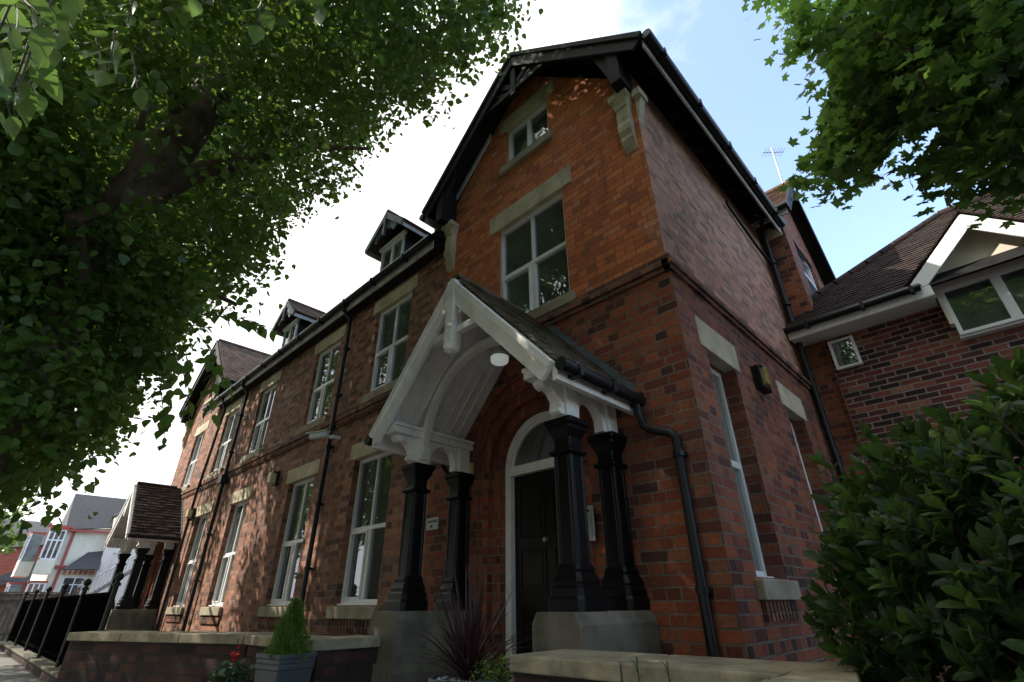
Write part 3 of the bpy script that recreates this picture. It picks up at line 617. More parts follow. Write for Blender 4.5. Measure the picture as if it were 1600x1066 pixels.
# porch ---------------------------------------------------------------------
def porch(cx, rmat=None):
    hw = 1.20; yf = 2.50; az = 4.02; ez = 2.70; px_ = .965
    sl = Vector((-hw, 0, az-ez)); k = (az-ez)/hw
    ro = MB()
    for s_ in (-1, 1): tiles(ro, (cx+s_*(hw+.05), yf+.0, ez-.05*k+.02), (0, 1, 0), (-s_*hw, 0, az-ez), LY-yf-.002, Vector((hw+.05, 0, (az-ez)+.05*k)).length-.02, gw=.165, gl=.10, thick=.022, jit=.009)
    y = yf
    while y < LY-.15: ro.tube([(cx, y, az+.02), (cx, min(y+.30, LY-.01), az+.02)], .06, 10); y += .31
    po = ro.build('porch', rmat or M_MOSS, villa); po['label'] = 'white timber gabled porch on black columns over the '+('near front door' if cx > -9 else 'far door at the left end')
    w_ = MB()
    for s_ in (-1, 1):
        slab(w_, [(cx+s_*hw, yf+.03, ez), (cx+s_*hw, LY-.004, ez), (cx, LY-.004, az), (cx, yf+.03, az)], .04)
        # plank joints: battens following the slope
        y = yf+.14
        while y < LY-.05:
            a = Vector((cx+s_*(hw-.04), y, ez-.075+.04*k)); b = Vector((cx+s_*.03, y, az-.085)); w_.beam(a, b, .012, .016, (0, 0, 1)); y += .115
    w_.build('porch_soffit', M_WHITE, po)
    b = MB()
    for s_ in (-1, 1):
        dn = Vector((-s_*k, 0, -1)).normalized()
        A = Vector((cx+s_*(hw+.02), yf-.035, ez-.02)); B = Vector((cx, yf-.035, az+.0)); 
        b.prism([A, B, B+Vector((0, 0, -.27)), A+dn*.165], (0, .05, 0))
        A2 = A+Vector((0, -.022, 0)); B2 = B+Vector((0, -.022, 0)); b.prism([A2, B2, B2+Vector((0, 0, -.10)), A2+dn*.06], (0, .03, 0))
        b.box(cx+s_*(hw-.02), cx+s_*(hw+.03), yf+.0, LY-.01, ez-.15, ez-.015)    # eaves fascia
    b.build('bargeboard', M_WHITE, po, bevel=.005)
    t = MB()
    t.box(cx-.055, cx+.055, yf-.06, yf+.06, 3.24, 3.99); t.lathe((cx, yf, 3.19), [(.02, 0), (.055, .03), (.055, .05)], square=True)
    t.box(cx-.44, cx-.055, yf+.0, yf+.07, 3.40, 3.47); t.box(cx+.055, cx+.44, yf+.0, yf+.07, 3.40, 3.47)
    for s_ in (-1, 1): t.beam((cx+s_*.055, yf+.035, 3.62), (cx+s_*.20, yf+.035, 3.78), .05, .05)
    t.build('king_post', M_WHITE, po, bevel=.005)
    # curved rib between the front posts and against the wall
    rb = MB()
    for yy in (2.90,):
        pts = []; n = 28
        for i in range(n+1):
            a = math.pi*i/n; pts.append((math.cos(a), math.sin(a)))
        for i in range(n):
            q = [(cx+.915*pts[i][0], 2.50+.97*pts[i][1]), (cx+.915*pts[i+1][0], 2.50+.97*pts[i+1][1]), (cx+.85*pts[i+1][0], 2.50+.90*pts[i+1][1]), (cx+.85*pts[i][0], 2.50+.90*pts[i][1])]
            rb.prism([(x, yy-.035, z) for x, z in q], (0, .07, 0))
    rb.build('arched_rib', M_WHITE, po)
    # boards between rib and roof slope (plate), side panels with arches, posts, brackets
    for s_ in (-1, 1):
        p = MB(); x = cx+s_*px_
        p.box(x-.075, x+.075, 2.835, 2.985, 2.40, 2.72); p.box(x-.07, x+.07, 3.40, 3.54, 2.40, 2.70)
        n = 14; ar = [(3.19+.16*math.cos(math.pi*i/n), 2.47+.16*math.sin(math.pi*i/n)) for i in range(n+1)]
        lp = [(2.98, 2.41), (2.98, 2.70), (3.41, 2.70), (3.41, 2.41), (3.35, 2.41)]+ar+[(3.03, 2.41)]
        p.prism([(x-.045, y, z) for y, z in lp], (.09, 0, 0))
        p.box(x-.095, x+.095, yf+.03, LY-.006, 2.66, 2.725)
        p.box(x-.115, x+.115, yf+.03, LY-.006, 2.725, 2.76)
        # scrolled bracket forward
        sc_ = [(2.84, 2.43), (2.80, 2.42), (2.765, 2.44), (2.77, 2.475), (2.795, 2.48), (2.775, 2.53), (2.73, 2.585), (2.67, 2.61), (2.655, 2.585), (2.61, 2.595), (2.58, 2.62), (2.585, 2.655), (2.84, 2.66)]
        p.prism([(x-.05, y, z) for y, z in sc_], (.10, 0, 0))
        # small bracket at foot of the rib
        p.prism([(x-s_*.075, 2.86, 2.44), (x-s_*.075, 2.86, 2.56), (x-s_*.12, 2.86, 2.56), (x-s_*.13, 2.86, 2.50), (x-s_*.10, 2.86, 2.44)], (0, .1, 0))
        p.build('porch_arcade', M_WHITE, po, bevel=.006)
        for yy in (2.91, 3.47):
            c = MB()
            c.lathe((x, yy, 0), [(.15, 1.10), (.15, 1.17), (.138, 1.19), (.138, 1.235), (.122, 1.25), (.127, 1.275), (.115, 1.30), (.10, 1.33), (.105, 1.345), (.09, 1.38)], square=True, cham=.22)
            c.lathe((x, yy, 0), [(.082, 1.37), (.074, 2.14)], square=True, cham=.42)
            for ax_, ay_ in ((1, 1), (1, -1), (-1, 1), (-1, -1)): c.lathe((x+ax_*.062, yy+ay_*.062, 0), [(.022, 1.38), (.022, 2.14)], 8)
            c.lathe((x, yy, 0), [(.09, 2.12), (.108, 2.135), (.108, 2.15), (.082, 2.165), (.075, 2.20), (.08, 2.25), (.112, 2.315), (.112, 2.335), (.13, 2.355), (.13, 2.392), (.108, 2.40)], square=True, cham=.12)
            c.build('column', M_BLACK, po, bevel=.004)
        pl = MB(); xa, xb = x-.20, x+.20
        pl.prism([(xa, 2.67, GZ), (xb, 2.67, GZ), (xb, 2.67, 1.03), (xb-.04, 2.67, 1.10), (xa+.04, 2.67, 1.10), (xa, 2.67, 1.03)], (0, LY-.003-2.67, 0))
        pl.prism([(xa-.035, 2.635, GZ), (xb+.035, 2.635, GZ), (xb+.035, 2.635, .66), (xb+.003, 2.635, .72), (xa-.003, 2.635, .72), (xa-.035, 2.635, .66)], (0, LY-.006-2.635, 0))
        pl.build('plinth', M_PLINTH, po, bevel=.012)
    for s_ in (-1, 1):
        g = MB(); xg = cx+s_*(hw+.085); g.tube([(xg, yf-.03, ez-.055), (xg, LY-.03, ez-.055)], .052, 12)
        for yy in (yf+.12, 3.05, LY-.12): g.box(xg-.062, xg+.062, yy, yy+.045, ez-.11, ez-.01)
        g.build('porch_gutter', M_BPIPE, po)
    for s_ in (-1, 1):   # stepped lead flashing on the wall
        fl = MB(); n = 15
        for i in range(n):
            q = i/n; q2 = (i+1)/n; x0 = cx+s_*(hw*(1-q)+.04); x1 = cx+s_*(hw*(1-q2)+.04); zb = ez+(az-ez)*q; zt = ez+(az-ez)*q2
            fl.prism([(x0, LY-.016, zb+.03), (x1, LY-.016, zt+.03), (x1, LY-.016, zt+.10), (x0, LY-.016, zt+.05)], (0, .012, 0))
        fl.build('lead_flashing', M_LEAD, po)
porch(CP); porch(C2, M_TILE2)
# downpipes ------------------------------------------------------------------
def dpipe(pts, r=.035, hop=None, clips=()):
    d = MB(); d.tube(pts, r, 10)
    for z in clips: d.tube([(pts[-1][0], pts[-1][1], z), (pts[-1][0], pts[-1][1], z+.04)], r*1.35, 10); d.box(pts[-1][0]-.05, pts[-1][0]+.05, pts[-1][1]+.0, pts[-1][1]+.065, z, z+.03)
    if hop: d.box(*hop)
    return d.build('downpipe', M_BPIPE, villa)
dpipe([(-7.60, 3.34, 6.10), (-7.60, 3.36, 5.98), (-7.58, 3.50, 5.84), (-7.56, 3.50, 5.6), (-7.56, 3.50, GZ)], .036, clips=(5.2, 4.3, 3.4, 2.5, 1.6))
dpipe([(-12.6, 3.34, 6.10), (-12.6, 3.36, 5.98), (-12.58, 3.50, 5.84), (-12.58, 3.50, 5.6), (-12.58, 3.49, GZ)], .036, hop=(-12.70, -12.46, 3.40, 3.55, 3.60, 3.78), clips=(5.2, 4.3, 2.5, 1.6))
dpipe([(-14.1, 3.34, 6.10), (-14.1, 3.49, 5.8), (-14.50, 3.49, 3.6), (-14.50, 3.49, GZ)], .032, clips=(3.0, 2.0))
dpipe([(CP+1.285, LY-.10, 2.62), (CP+1.285, LY-.10, 2.52), (CP+1.30, LY-.06, 2.42), (CP+1.34, LY-.055, 2.385), (-1.68, LY-.055, 2.315), (-1.645, LY-.055, 2.27), (-1.645, LY-.055, GZ)], .036, clips=(2.12, 1.2))
dpipe([(CP-1.285, LY-.10, 2.62), (CP-1.285, LY-.10, 2.54), (CP-1.20, LY-.05, 2.42), (CP-1.06, LY-.04, 2.26), (CP-1.02, LY-.04, 2.2), (CP-1.02, LY-.04, 1.0)], .030)
dpipe([(-1.30, 7.35, 6.80), (-1.36, 7.5, 6.68), (-1.40, 7.62, 6.55), (-1.40, 7.62, 4.8), (-1.39, 7.60, GZ)], .042, clips=(6.0, 5.2))
dpipe([(XR+.045, 6.1, 6.38), (XR+.045, 6.1, 6.32), (XR+.05, 7.1, 6.1), (-1.41, 7.58, 6.0)], .022)
# ------------------------------------------------------------------ fittings on the villa (things of their own)
t = thing('porch_light', 'round opal glass ceiling light hanging under the white porch', 'lamp', (-3.30, 3.22, 3.42))
MB().lathe((-3.30, 3.22, 3.36), [(.04, .012), (.08, .016), (.093, .03), (.096, .075), (.09, .08)], 28).build('lamp_shade', M_LAMP, t)
MB().lathe((-3.30, 3.22, 3.44), [(.100, 0), (.104, .012), (.10, .035)], 28).box(-3.34, -3.26, 3.18, 3.26, 3.47, 3.90).build('lamp_base', M_WPLAS, t)
def wlamp(x, y, z, label, side=False):
    t = thing('wall_lamp', label, 'lamp', (x, y, z))
    if side:
        a = MB().box(x-.06, x-.03, y-.13, y+.13, z-.13, z+.13).lathe((x, y, z-.13), [(.02, 0), (.03, .01)], 8); 
        a.box(x-.03, x+.03, y-.13, y-.10, z-.13, z+.13).box(x-.03, x+.03, y+.10, y+.13, z-.13, z+.13).box(x-.03, x+.05, y-.10, y+.10, z+.10, z+.13).box(x-.03, x+.03, y-.10, y+.10, z-.13, z-.10)
        a.build('lamp_housing', M_BPIPE, t, bevel=.01)
        MB().prism([(x-.03, y-.09, z-.10), (x+.055, y-.06, z-.08), (x+.06, y, z-.07), (x+.055, y+.06, z-.08), (x-.03, y+.09, z-.10)], (0, 0, .19)).build('lamp_glass', M_AMBER, t, bevel=.01)
    else:
        MB().box(x-.11, x+.11, y+.02, y+.07, z-.13, z+.13).box(x-.10, x+.10, y-.05, y+.02, z+.09, z+.12).build('lamp_housing', M_BPIPE, t, bevel=.01)
        MB().prism([(x-.095, y+.02, z-.11), (x+.095, y+.02, z-.11), (x+.08, y-.08, z-.09), (x-.08, y-.08, z-.09)], (0, 0, .19)).build('lamp_glass', M_CREAMP, t, bevel=.01)
wlamp(-9.58, 3.48, 3.23, 'cream glass wall lamp between two ground floor windows of the long wing')
wlamp(-14.45, 3.48, 3.16, 'cream glass wall lamp beside the far porch at the left end of the villa')
wlamp(-1.40, 5.29, 3.235, 'black bulkhead lamp with amber glass on the right side wall', True)
t = thing('security_camera', 'white box security camera on a bracket above the ground floor windows', 'camera', (-7.36, 3.56, 3.52))
MB().box(-7.40, -7.32, 3.42, 3.57, 3.50, 3.55).tube([(-7.36, 3.44, 3.52), (-7.42, 3.32, 3.53)], .018, 8).build('bracket', M_WPLAS, t)
MB().beam((-7.36, 3.36, 3.55), (-7.62, 3.20, 3.53), .085, .085).build('camera_body', M_WPLAS, t, bevel=.008)
MB().beam((-7.34, 3.36, 3.602), (-7.67, 3.17, 3.582), .11, .012).build('sun_shield', M_WPLAS, t)
MB().beam((-7.621, 3.1995, 3.53), (-7.635, 3.191, 3.529), .05, .05).build('lens', M_BLACK, t)
t = thing('name_plaque', 'small white metal name plaque on the brick between the left porch columns', 'sign', (-4.73, 3.55, 1.92))
px0 = -4.73; pz = 1.955
MB().box(px0-.11, px0+.11, LY-.012, LY-.002, pz-.065, pz+.065).build('plate', M_SIGN, t, bevel=.002)
m = MB()
for i in range(11): m.box(px0-.085+i*.016, px0-.085+i*.016+.010, LY-.0145, LY-.012, pz+.012, pz+.012+.026*(1 if i % 3 else .75))
m.box(px0-.03, px0+.005, LY-.0145, LY-.012, pz-.045, pz-.015); m.build('lettering', M_SIGNT, t)
t = thing('door_intercom', 'tall grey door entry panel with buttons beside the right porch column', 'intercom', (-2.55, 3.55, 1.7))
ix = -2.56
MB().box(ix-.055, ix+.055, LY-.014, LY-.002, 1.60, 1.88).box(ix-.045, ix-.012, LY-.022, LY-.002, 1.50, 1.598).build('panel', M_STEEL, t, bevel=.003)
m = MB()
for i in range(4):
    for j in range(3): m.box(ix-.032+j*.024, ix-.032+j*.024+.016, LY-.018, LY-.014, 1.70+i*.028, 1.718+i*.028)
m.build('button', M_METAL, t)['kind'] = 'stuff'
MB().tube([(ix, LY-.014, 1.84), (ix, LY-.019, 1.84)], .012, 12).build('speaker', M_BPIPE, t)
t = MB().box(-4.10-.05, -4.10+.05, LY-.045, LY-.002, 2.38, 2.52).box(-4.10-.02, -4.10+.02, LY-.052, LY-.045, 2.43, 2.47).build('junction_box', M_CREAMP, None, .008, (-4.10, LY, 2.45)); tag(t, 'small cream electrical box on the brick left of the door arch', 'box')
t = thing('tv_aerial', 'thin metal television aerial above the right roof', 'aerial', (-.98, 8.84, 8.3))
MB().tube([(-1.02, 8.84, 8.30), (-.98, 8.84, 9.45)], .016, 6).build('mast', M_METAL, t)
a = MB().tube([(-1.14, 8.70, 9.33), (-.82, 8.99, 9.33)], .008, 6)
for k in range(7): q = k/6; x = -1.12+.28*q; y = 8.72+.25*q; a.tube([(x-.08, y+.08, 9.33), (x+.08, y-.08, 9.33)], .005, 5)
a.build('antenna', M_METAL, t)
# ------------------------------------------------------------------ annex at the right
ann = thing('annex_house', 'newer dark red brick house with white fascia and a white gabled dormer window', 'house', (1.2, 9, GZ))
AY = 7.8
mb = MB(); wall(mb, 'y', AY, [(-1.10, GZ), (5, GZ), (5, 4.66), (-1.10, 4.66)], [rect(-1.065, -.75, 4.03, 4.475), rect(.32, 1.38, 4.035, 4.655)][1:], .06)
mb.build('wall', M_NEWB, ann)
mb = MB(); wall(mb, 'y', AY, [(XR-.02, GZ), (-1.10, GZ), (-1.10, 4.66), (XR-.02, 4.66)]); mb.build('wall', M_LOW, ann)['label'] = 'older plain brick strip beside the downpipe'
mb = MB(); mb.box(-1.45, .25, 7.44, AY-.002, 4.545, 4.56).box(1.45, 5, 7.44, AY-.002, 4.545, 4.56); mb.build('soffit', M_UPVC, ann)
mb = MB(); mb.box(-1.47, .26, 7.43, 7.455, 4.55, 4.70).box(1.44, 5, 7.43, 7.455, 4.55, 4.70); mb.build('fascia', M_UPVC, ann, bevel=.004)
mb = MB().tube([(-1.5, 7.38, 4.69), (.16, 7.38, 4.69)], .05, 10).tube([(1.5, 7.38, 4.69), (5, 7.38, 4.69)], .05, 10)
for x in (-1.2, -.5, .05): mb.box(x, x+.04, 7.32, 7.44, 4.63, 4.72)
mb.build('gutter', M_BPIPE, ann)
mb = MB(); s2 = math.sqrt(2)
def clipA(u, v):
    x = -1.47+u; y = 7.42+v/s2
    return x > -.945+(y-8.25)*1.32-.03 and not (.18 < x < 1.5 and y < 7.75)
tiles(mb, (-1.47, 7.42, 4.70), (1, 0, 0), (0, 1, 1), 6.4, 2.17*s2+.05, clip=clipA, gw=.165, gl=.10, jit=.007)
x = .85
while x < 5: mb.tube([(x, 9.6, 6.9), (x+.28, 9.6, 6.9)], .085, 8); x += .3
for i in range(9):
    q = i/9; a = Vector((-1.25, 8.02, 5.32)); b = Vector((.85, 9.6, 6.9)); mb.tube([a.lerp(b, q), a.lerp(b, q+.1)], .075, 8)
rf = mb.build('roof', M_TILE2, ann)
d = MB(); slab(d, [(-1.47, 7.43, 4.69), (5, 7.43, 4.69), (5, 9.6, 6.86), (.85, 9.6, 6.86), (-1.30, 7.98, 5.24)], .03)
d.add([(-1.30, 7.98, 5.24), (.85, 9.6, 6.86), (-1.3, 11.5, 5.0)], [(0, 1, 2)]); d.add([(.85, 9.6, 6.86), (5, 9.6, 6.86), (5, 12, 4.5), (.85, 12, 4.5)], [(0, 1, 2, 3)])
d.build('roof_deck', M_DTIM, rf)
def awin(x0, x1, z0, z1, y, mull=False):
    f = MB(); t = .045 if mull else .035
    f.box(x0, x0+t, y, y+.07, z0, z1).box(x1-t, x1, y, y+.07, z0, z1).box(x0+t, x1-t, y, y+.07, z0, z0+t).box(x0+t, x1-t, y, y+.07, z1-t, z1)
    if mull:
        c = (x0+x1)/2; f.box(c-.05, c+.05, y+.004, y+.066, z0+t, z1-t)
        f.box(x0-.01, x1+.01, y+.03, AY+.02, z0-.03, z0-.001)
    w = f.build('window', M_UPVC, ann, bevel=.004); MB().box(x0+.02, x1-.02, y+.035, y+.04, z0+.02, z1-.02).build('pane', M_GLASS, w)
    mbx = MB(); mbx.add([(x0, y+.068, z0), (x1, y+.068, z0), (x1, y+.068, z1), (x0, y+.068, z1)], [(0, 1, 2, 3)]); mbx.build('blind', M_ROOM, w)
awin(-1.065, -.75, 4.03, 4.475, AY-.075)
awin(.31, 1.39, 4.03, 4.70, AY-.13, True)
gb = MB(); wall(gb, 'y', AY-.14, [(.31, 4.70), (1.39, 4.70), (1.39, 4.90), (.85, 5.45), (.31, 4.90)]); gb.box(.27, .31, 7.655, AY+.4, 4.2, 4.95).box(1.39, 1.43, 7.655, AY+.4, 4.2, 4.95)
gb.box(.31, 1.39, 7.665, 8.4, 4.702, 4.74); dg = gb.build('dormer_gable', M_CREAM, ann)
b = MB()
for s_ in (-1, 1): b.prism([(.84+s_*.76, 7.46, 4.80), (.84, 7.46, 5.52), (.84, 7.46, 5.29), (.84+s_*.62, 7.46, 4.70), (.84+s_*.74, 7.46, 4.70)], (0, .03, 0)); slab(b, [(.84+s_*.76, 7.47, 4.80), (.84+s_*.76, 7.9, 4.80), (.84, 8.6, 5.54), (.84, 7.47, 5.54)], .03)
b.build('bargeboard', M_UPVC, dg, bevel=.004)
b = MB()
for s_ in (-1, 1): tiles(b, (.84+s_*.80, 7.45, 4.80), (0, 1, 0), (-s_*.80, 0, .76), .9, 1.10)
b.build('dormer_roof', M_TILE2, dg)
# ------------------------------------------------------------------ garden walls
CZ = .915
def coping(mb, pts, t=.075):
    mb.prism([(x, y, CZ) for x, y in pts], (0, 0, -t))
gw = thing('garden_wall', 'low dark brick garden wall with angled stone coping left of the porch', 'wall', (-5.2, 2.2, GZ))
pts = [(-7.55, 1.02), (-5.42, 2.02), (-4.13, 2.06), (-4.13, 2.66)]
def seg_wall(mb, cp, a, b, ins, w, gap=.004, stone=.62):
    a, b = Vector((*a, 0)), Vector((*b, 0)); d = (b-a); Ln = d.length; d.normalize(); n = Vector((-d.y, d.x, 0))
    q = [a+n*ins, b+n*ins, b+n*(w-ins), a+n*(w-ins)]
    mb.prism([(p.x, p.y, GZ) for p in q], (0, 0, CZ-.075-GZ-.002))
    k = max(1, round(Ln/stone))
    for i in range(k):
        p0 = a+d*(Ln*i/k+gap); p1 = a+d*(Ln*(i+1)/k-gap); m_ = MB(); h = random.uniform(-.002, .002)
        m_.prism([(p.x, p.y, CZ+h) for p in (p0, p1, p1+n*w, p0+n*w)], (0, 0, -.075-h)); cp.append(m_)
cps = []; mb = MB()
seg_wall(mb, cps, (-7.62, 1.02), (-5.42, 2.02), .05, .42, stone=.75)
seg_wall(mb, cps, (-5.42, 2.024), (-4.13, 2.06), .05, .36)
seg_wall(mb, cps, (-4.13, 2.065), (-4.13, 2.66), .05, .34)
mb.build('brickwork', M_GARD, gw)
for c in cps: c.build('coping_stone', M_COPE, gw, bevel=.008)
gw = thing('garden_wall', 'low brick garden wall with sandy coping in front of the right plinth and corner downpipe', 'wall', (-1.5, 2.4, GZ))
cps = []; mb = MB()
seg_wall(mb, cps, (-2.12, 2.14), (-.79, 2.20), .05, .50, stone=.75)
mb.prism([(-.72, 1.4, GZ), (-.74, 2.15, GZ), (-.80, 2.62, GZ), (-.60, 2.62, GZ), (-.50, 2.1, GZ), (-.46, 1.4, GZ)], (0, 0, CZ-.08-GZ))
mb.build('brickwork', M_GARD, gw)
for c in cps: c.build('coping_stone', M_COPE, gw, bevel=.01)
for lp in ([(-.785, 2.06), (-.775, 2.19), (-.86, 2.70), (-.70, 2.90), (-.53, 2.14)], [(-.80, 1.35), (-.788, 2.05), (-.535, 2.13), (-.41, 1.35)]):
    m_ = MB(); coping(m_, lp); m_.build('coping_stone', M_COPE, gw, bevel=.01)
# railings on a low wall along the pavement
fr = thing('railing_fence', 'black railing with ball finials and solid black panels on a low stone-topped kerb wall', 'fence', (-13, 1.4, GZ))
FYR = 1.42
MB().box(-19.5, -7.6, FYR-.10, FYR+.14, GZ, .36).build('kerb_wall', M_GARD, fr)
MB().box(-19.5, -7.6, FYR-.13, FYR+.16, .36, .40).build('kerb_coping', M_PLINTH, fr, bevel=.01)
x = -8.30; npan = 0
while x > -19.4:
    x2 = x-2.2
    MB().tube([(x, FYR, .40), (x, FYR, 1.40)], .03, 8).lathe((x, FYR, 1.38), [(.045, 0), (.045, .03), (.02, .05), (.045, .08), (.052, .105), (.04, .135), (.012, .16)], 12).build('post', M_BPIPE, fr)
    if x2 > -19.6:
        mb = MB().box(x2+.03, x-.03, FYR-.02, FYR+.02, 1.28, 1.32).box(x2+.03, x-.03, FYR-.02, FYR+.02, .50, .54)
        k = x-.10
        while k > x2+.06: mb.box(k-.009, k+.009, FYR-.009, FYR+.009, .44, 1.28); k -= .11
        mb.build('rail_panel', M_MATT, fr)
        MB().box(x2+.03, x-.03, FYR+.024, FYR+.034, .46, 1.27).build('backing_panel', M_MATT, fr)
    x = x2
# timber fence across the end of the plot
tf = thing('timber_fence', 'weathered grey close-boarded timber fence beyond the black railing', 'fence', (-22, 1.5, GZ))
mb = MB(); y = -1.2
while y < 2.6: mb.box(-22.0, -21.975, y, y+.115, GZ, 1.52+random.uniform(-.01, .01)); y += .12
mb.box(-21.97, -21.93, -1.2, 2.6, 1.35, 1.42); mb.box(-21.97, -21.93, -1.2, 2.6, .5, .57); mb.build('boards', M_WOOD, tf)
mb = MB().box(-22.02, -21.93, -1.2, 2.6, 1.53, 1.57); mb.build('rail', M_WOOD, tf)
# ------------------------------------------------------------------ far houses
wh = thing('cream_house', 'cream rendered house with red trim, slate roof and stacked bay windows at the far left', 'house', (-51, 6, GZ))
X = -48
mb = MB(); wall(mb, 'x', X, [(4.3, GZ), (6.7, GZ), (6.7, 6.25), (4.3, 6.0)], [rect(5.1, 6.3, 1.7, 3.0)], .12); mb.add([(X, 4.3, GZ), (X-9, 4.3, GZ), (X-9, 4.3, 6), (X, 4.3, 6)], [(0, 3, 2, 1)]); mb.build('wall', M_CREAM, wh)
mb = MB(); wall(mb, 'x', X+.5, [(6.72, GZ), (13, GZ), (13, 5.2), (8.6, 9.2), (7.4, 7.9), (6.72, 7.2)], [rect(7.3, 8.1, 3.2, 4.6)], .12); mb.add([(X+.5, 6.72, GZ), (X-2, 6.72, GZ), (X-2, 6.72, 7.2), (X+.5, 6.72, 7.2)], [(0, 3, 2, 1)]); mb.build('wall', M_PINK, wh)
mb = MB(); slab(mb, [(X+.35, 4.1, 5.95), (X+.35, 6.72, 6.3), (X-2.2, 7.6, 8.75), (X-2.2, 4.1, 8.75)], .06); mb.add([(X-.0, 4.12, 5.95), (X-2.2, 4.12, 8.75), (X-5, 4.12, 5.95)], [(0, 1, 2)])
slab(mb, [(X+.7, 6.6, 7.15), (X+.7, 8.6, 9.25), (X-4, 8.6, 9.25), (X-4, 6.6, 7.15)], .08); slab(mb, [(X+.7, 8.6, 9.25), (X+.7, 13, 5.2), (X-4, 13, 5.2), (X-4, 8.6, 9.25)], .08); mb.build('roof', M_SLATE, wh)
mb = MB().box(X+.3, X+.42, 4.1, 6.72, 5.86, 6.0).box(X+.02, X+.10, 4.62, 4.78, GZ, 5.9).box(X, X+.12, 4.4, 5.0, 3.5, 3.7).box(X+.28, X+.4, 3.1, 4.5, 6.05, 6.2)
for k in range(6): mb.box(X+.02, X+.3, 4.95+k*.3, 5.03+k*.3, 3.15, 3.42)
mb.build('red_trim', M_REDP, wh)
mb = MB(); slab(mb, [(X+.9, 4.75, 3.42), (X+.9, 6.75, 3.5), (X+.02, 6.75, 4.75), (X+.02, 5.9, 4.6)], .07); mb.build('lean_to_roof', M_SLATE, wh)
def bay(y0, y1, xo, z0, z1):
    w_ = MB().box(X-.1, X+xo, y0, y1, z0-.9, z0)
    bb = w_.build('bay', M_CREAM, wh); MB().box(X-.1, X+xo+.05, y0-.05, y1+.05, z1, z1+.12).build('bay_roof', M_REDP, bb); MB().box(X-.05, X+xo-.08, y0+.08, y1-.08, z0+.01, z1-.01).build('interior', M_ROOM, bb)
    f = MB(); n = 3
    for i in range(n+1): y = y0+.04+(y1-y0-.08)*i/n; f.box(X+xo-.06, X+xo+.0, y-.04, y+.04, z0, z1)
    for z in (z0, z1-.08, z0+(z1-z0)*.62): f.box(X+xo-.055, X+xo-.004, y0, y1, z, z+.08)
    for x_ in (X+.1, X+xo-.1): f.box(x_-.04, x_+.04, y0-.0, y0+.06, z0, z1)
    f.box(X+.1, X+xo, y0+.0, y0+.055, z0, z0+.08).box(X+.1, X+xo, y0+.0, y0+.055, z1-.08, z1)
    f.build('frame', M_UPVC, bb); MB().box(X+xo-.055, X+xo-.04, y0+.06, y1-.06, z0, z1).box(X+.1, X+xo-.06, y0+.045, y0+.06, z0, z1).build('pane', M_GLASS, bb)
bay(3.35, 4.25, .55, 4.0, 5.9); bay(3.35, 4.25, .55, .9, 2.6)
bay(2.5, 3.25, -2.2, 3.9, 5.6); bay(2.5, 3.25, -2.2, 1.0, 2.5)
f = MB()
for y in (5.1, 5.7, 6.26): f.box(X-.08, X-.03, y, y+.06, 1.7, 3.0)
for z in (1.7, 2.5, 2.94): f.box(X-.08, X-.032, 5.1, 6.3, z, z+.06)
f.build('window', M_UPVC, wh); MB().box(X-.10, X-.09, 5.1, 6.3, 1.7, 3.0).build('pane', M_GLASS, wh); MB().box(X-.2, X-.115, 5.05, 6.35, 1.65, 3.05).build('interior', M_ROOM, wh)
MB().box(X+.39, X+.4, 7.3, 8.1, 3.2, 4.6).build('pane', M_PINK, wh)
st = thing('metal_staircase', 'grey metal outside staircase with railings climbing the cream house wall', 'staircase', (-46, 8, GZ))
mb = MB(); mb.beam((-46, 6.2, 1.55), (-46, 9.2, 4.0), 1.0, .18); mb.build('flight', M_WOOD, st)
mb = MB()
for xx in (-45.5,):
    mb.tube([(xx, 5.7, 2.3), (xx, 9.2, 5.1)], .035, 6)
    for k in range(16): q = k/15; mb.tube([(xx, 6.2+3*q, 1.6+2.45*q), (xx, 6.2+3*q, 2.7+2.42*q)], .022, 5)
mb.build('handrail', M_METAL, st)
rh = thing('red_brick_house', 'distant red brick house with a dark lean-to roof behind the trees at the far left', 'house', (-60, 2.6, GZ))
mb = MB(); wall(mb, 'x', -60, [(.8, GZ), (4.2, GZ), (4.2, 5.9), (.8, 5.4)]); mb.add([(-60, .8, GZ), (-66, .8, GZ), (-66, .8, 5.4), (-60, .8, 5.4)], [(0, 3, 2, 1)]); mb.build('wall', M_REDH, rh)
mb = MB(); slab(mb, [(-59.2, 1.6, 2.6), (-59.2, 4.2, 3.0), (-60, 4.2, 4.6), (-60, 2.0, 3.2)], .1); slab(mb, [(-59.7, .6, 5.3), (-59.7, 4.4, 5.9), (-63, 4.4, 8), (-63, .6, 8)], .1); mb.build('roof', M_SLATE, rh)

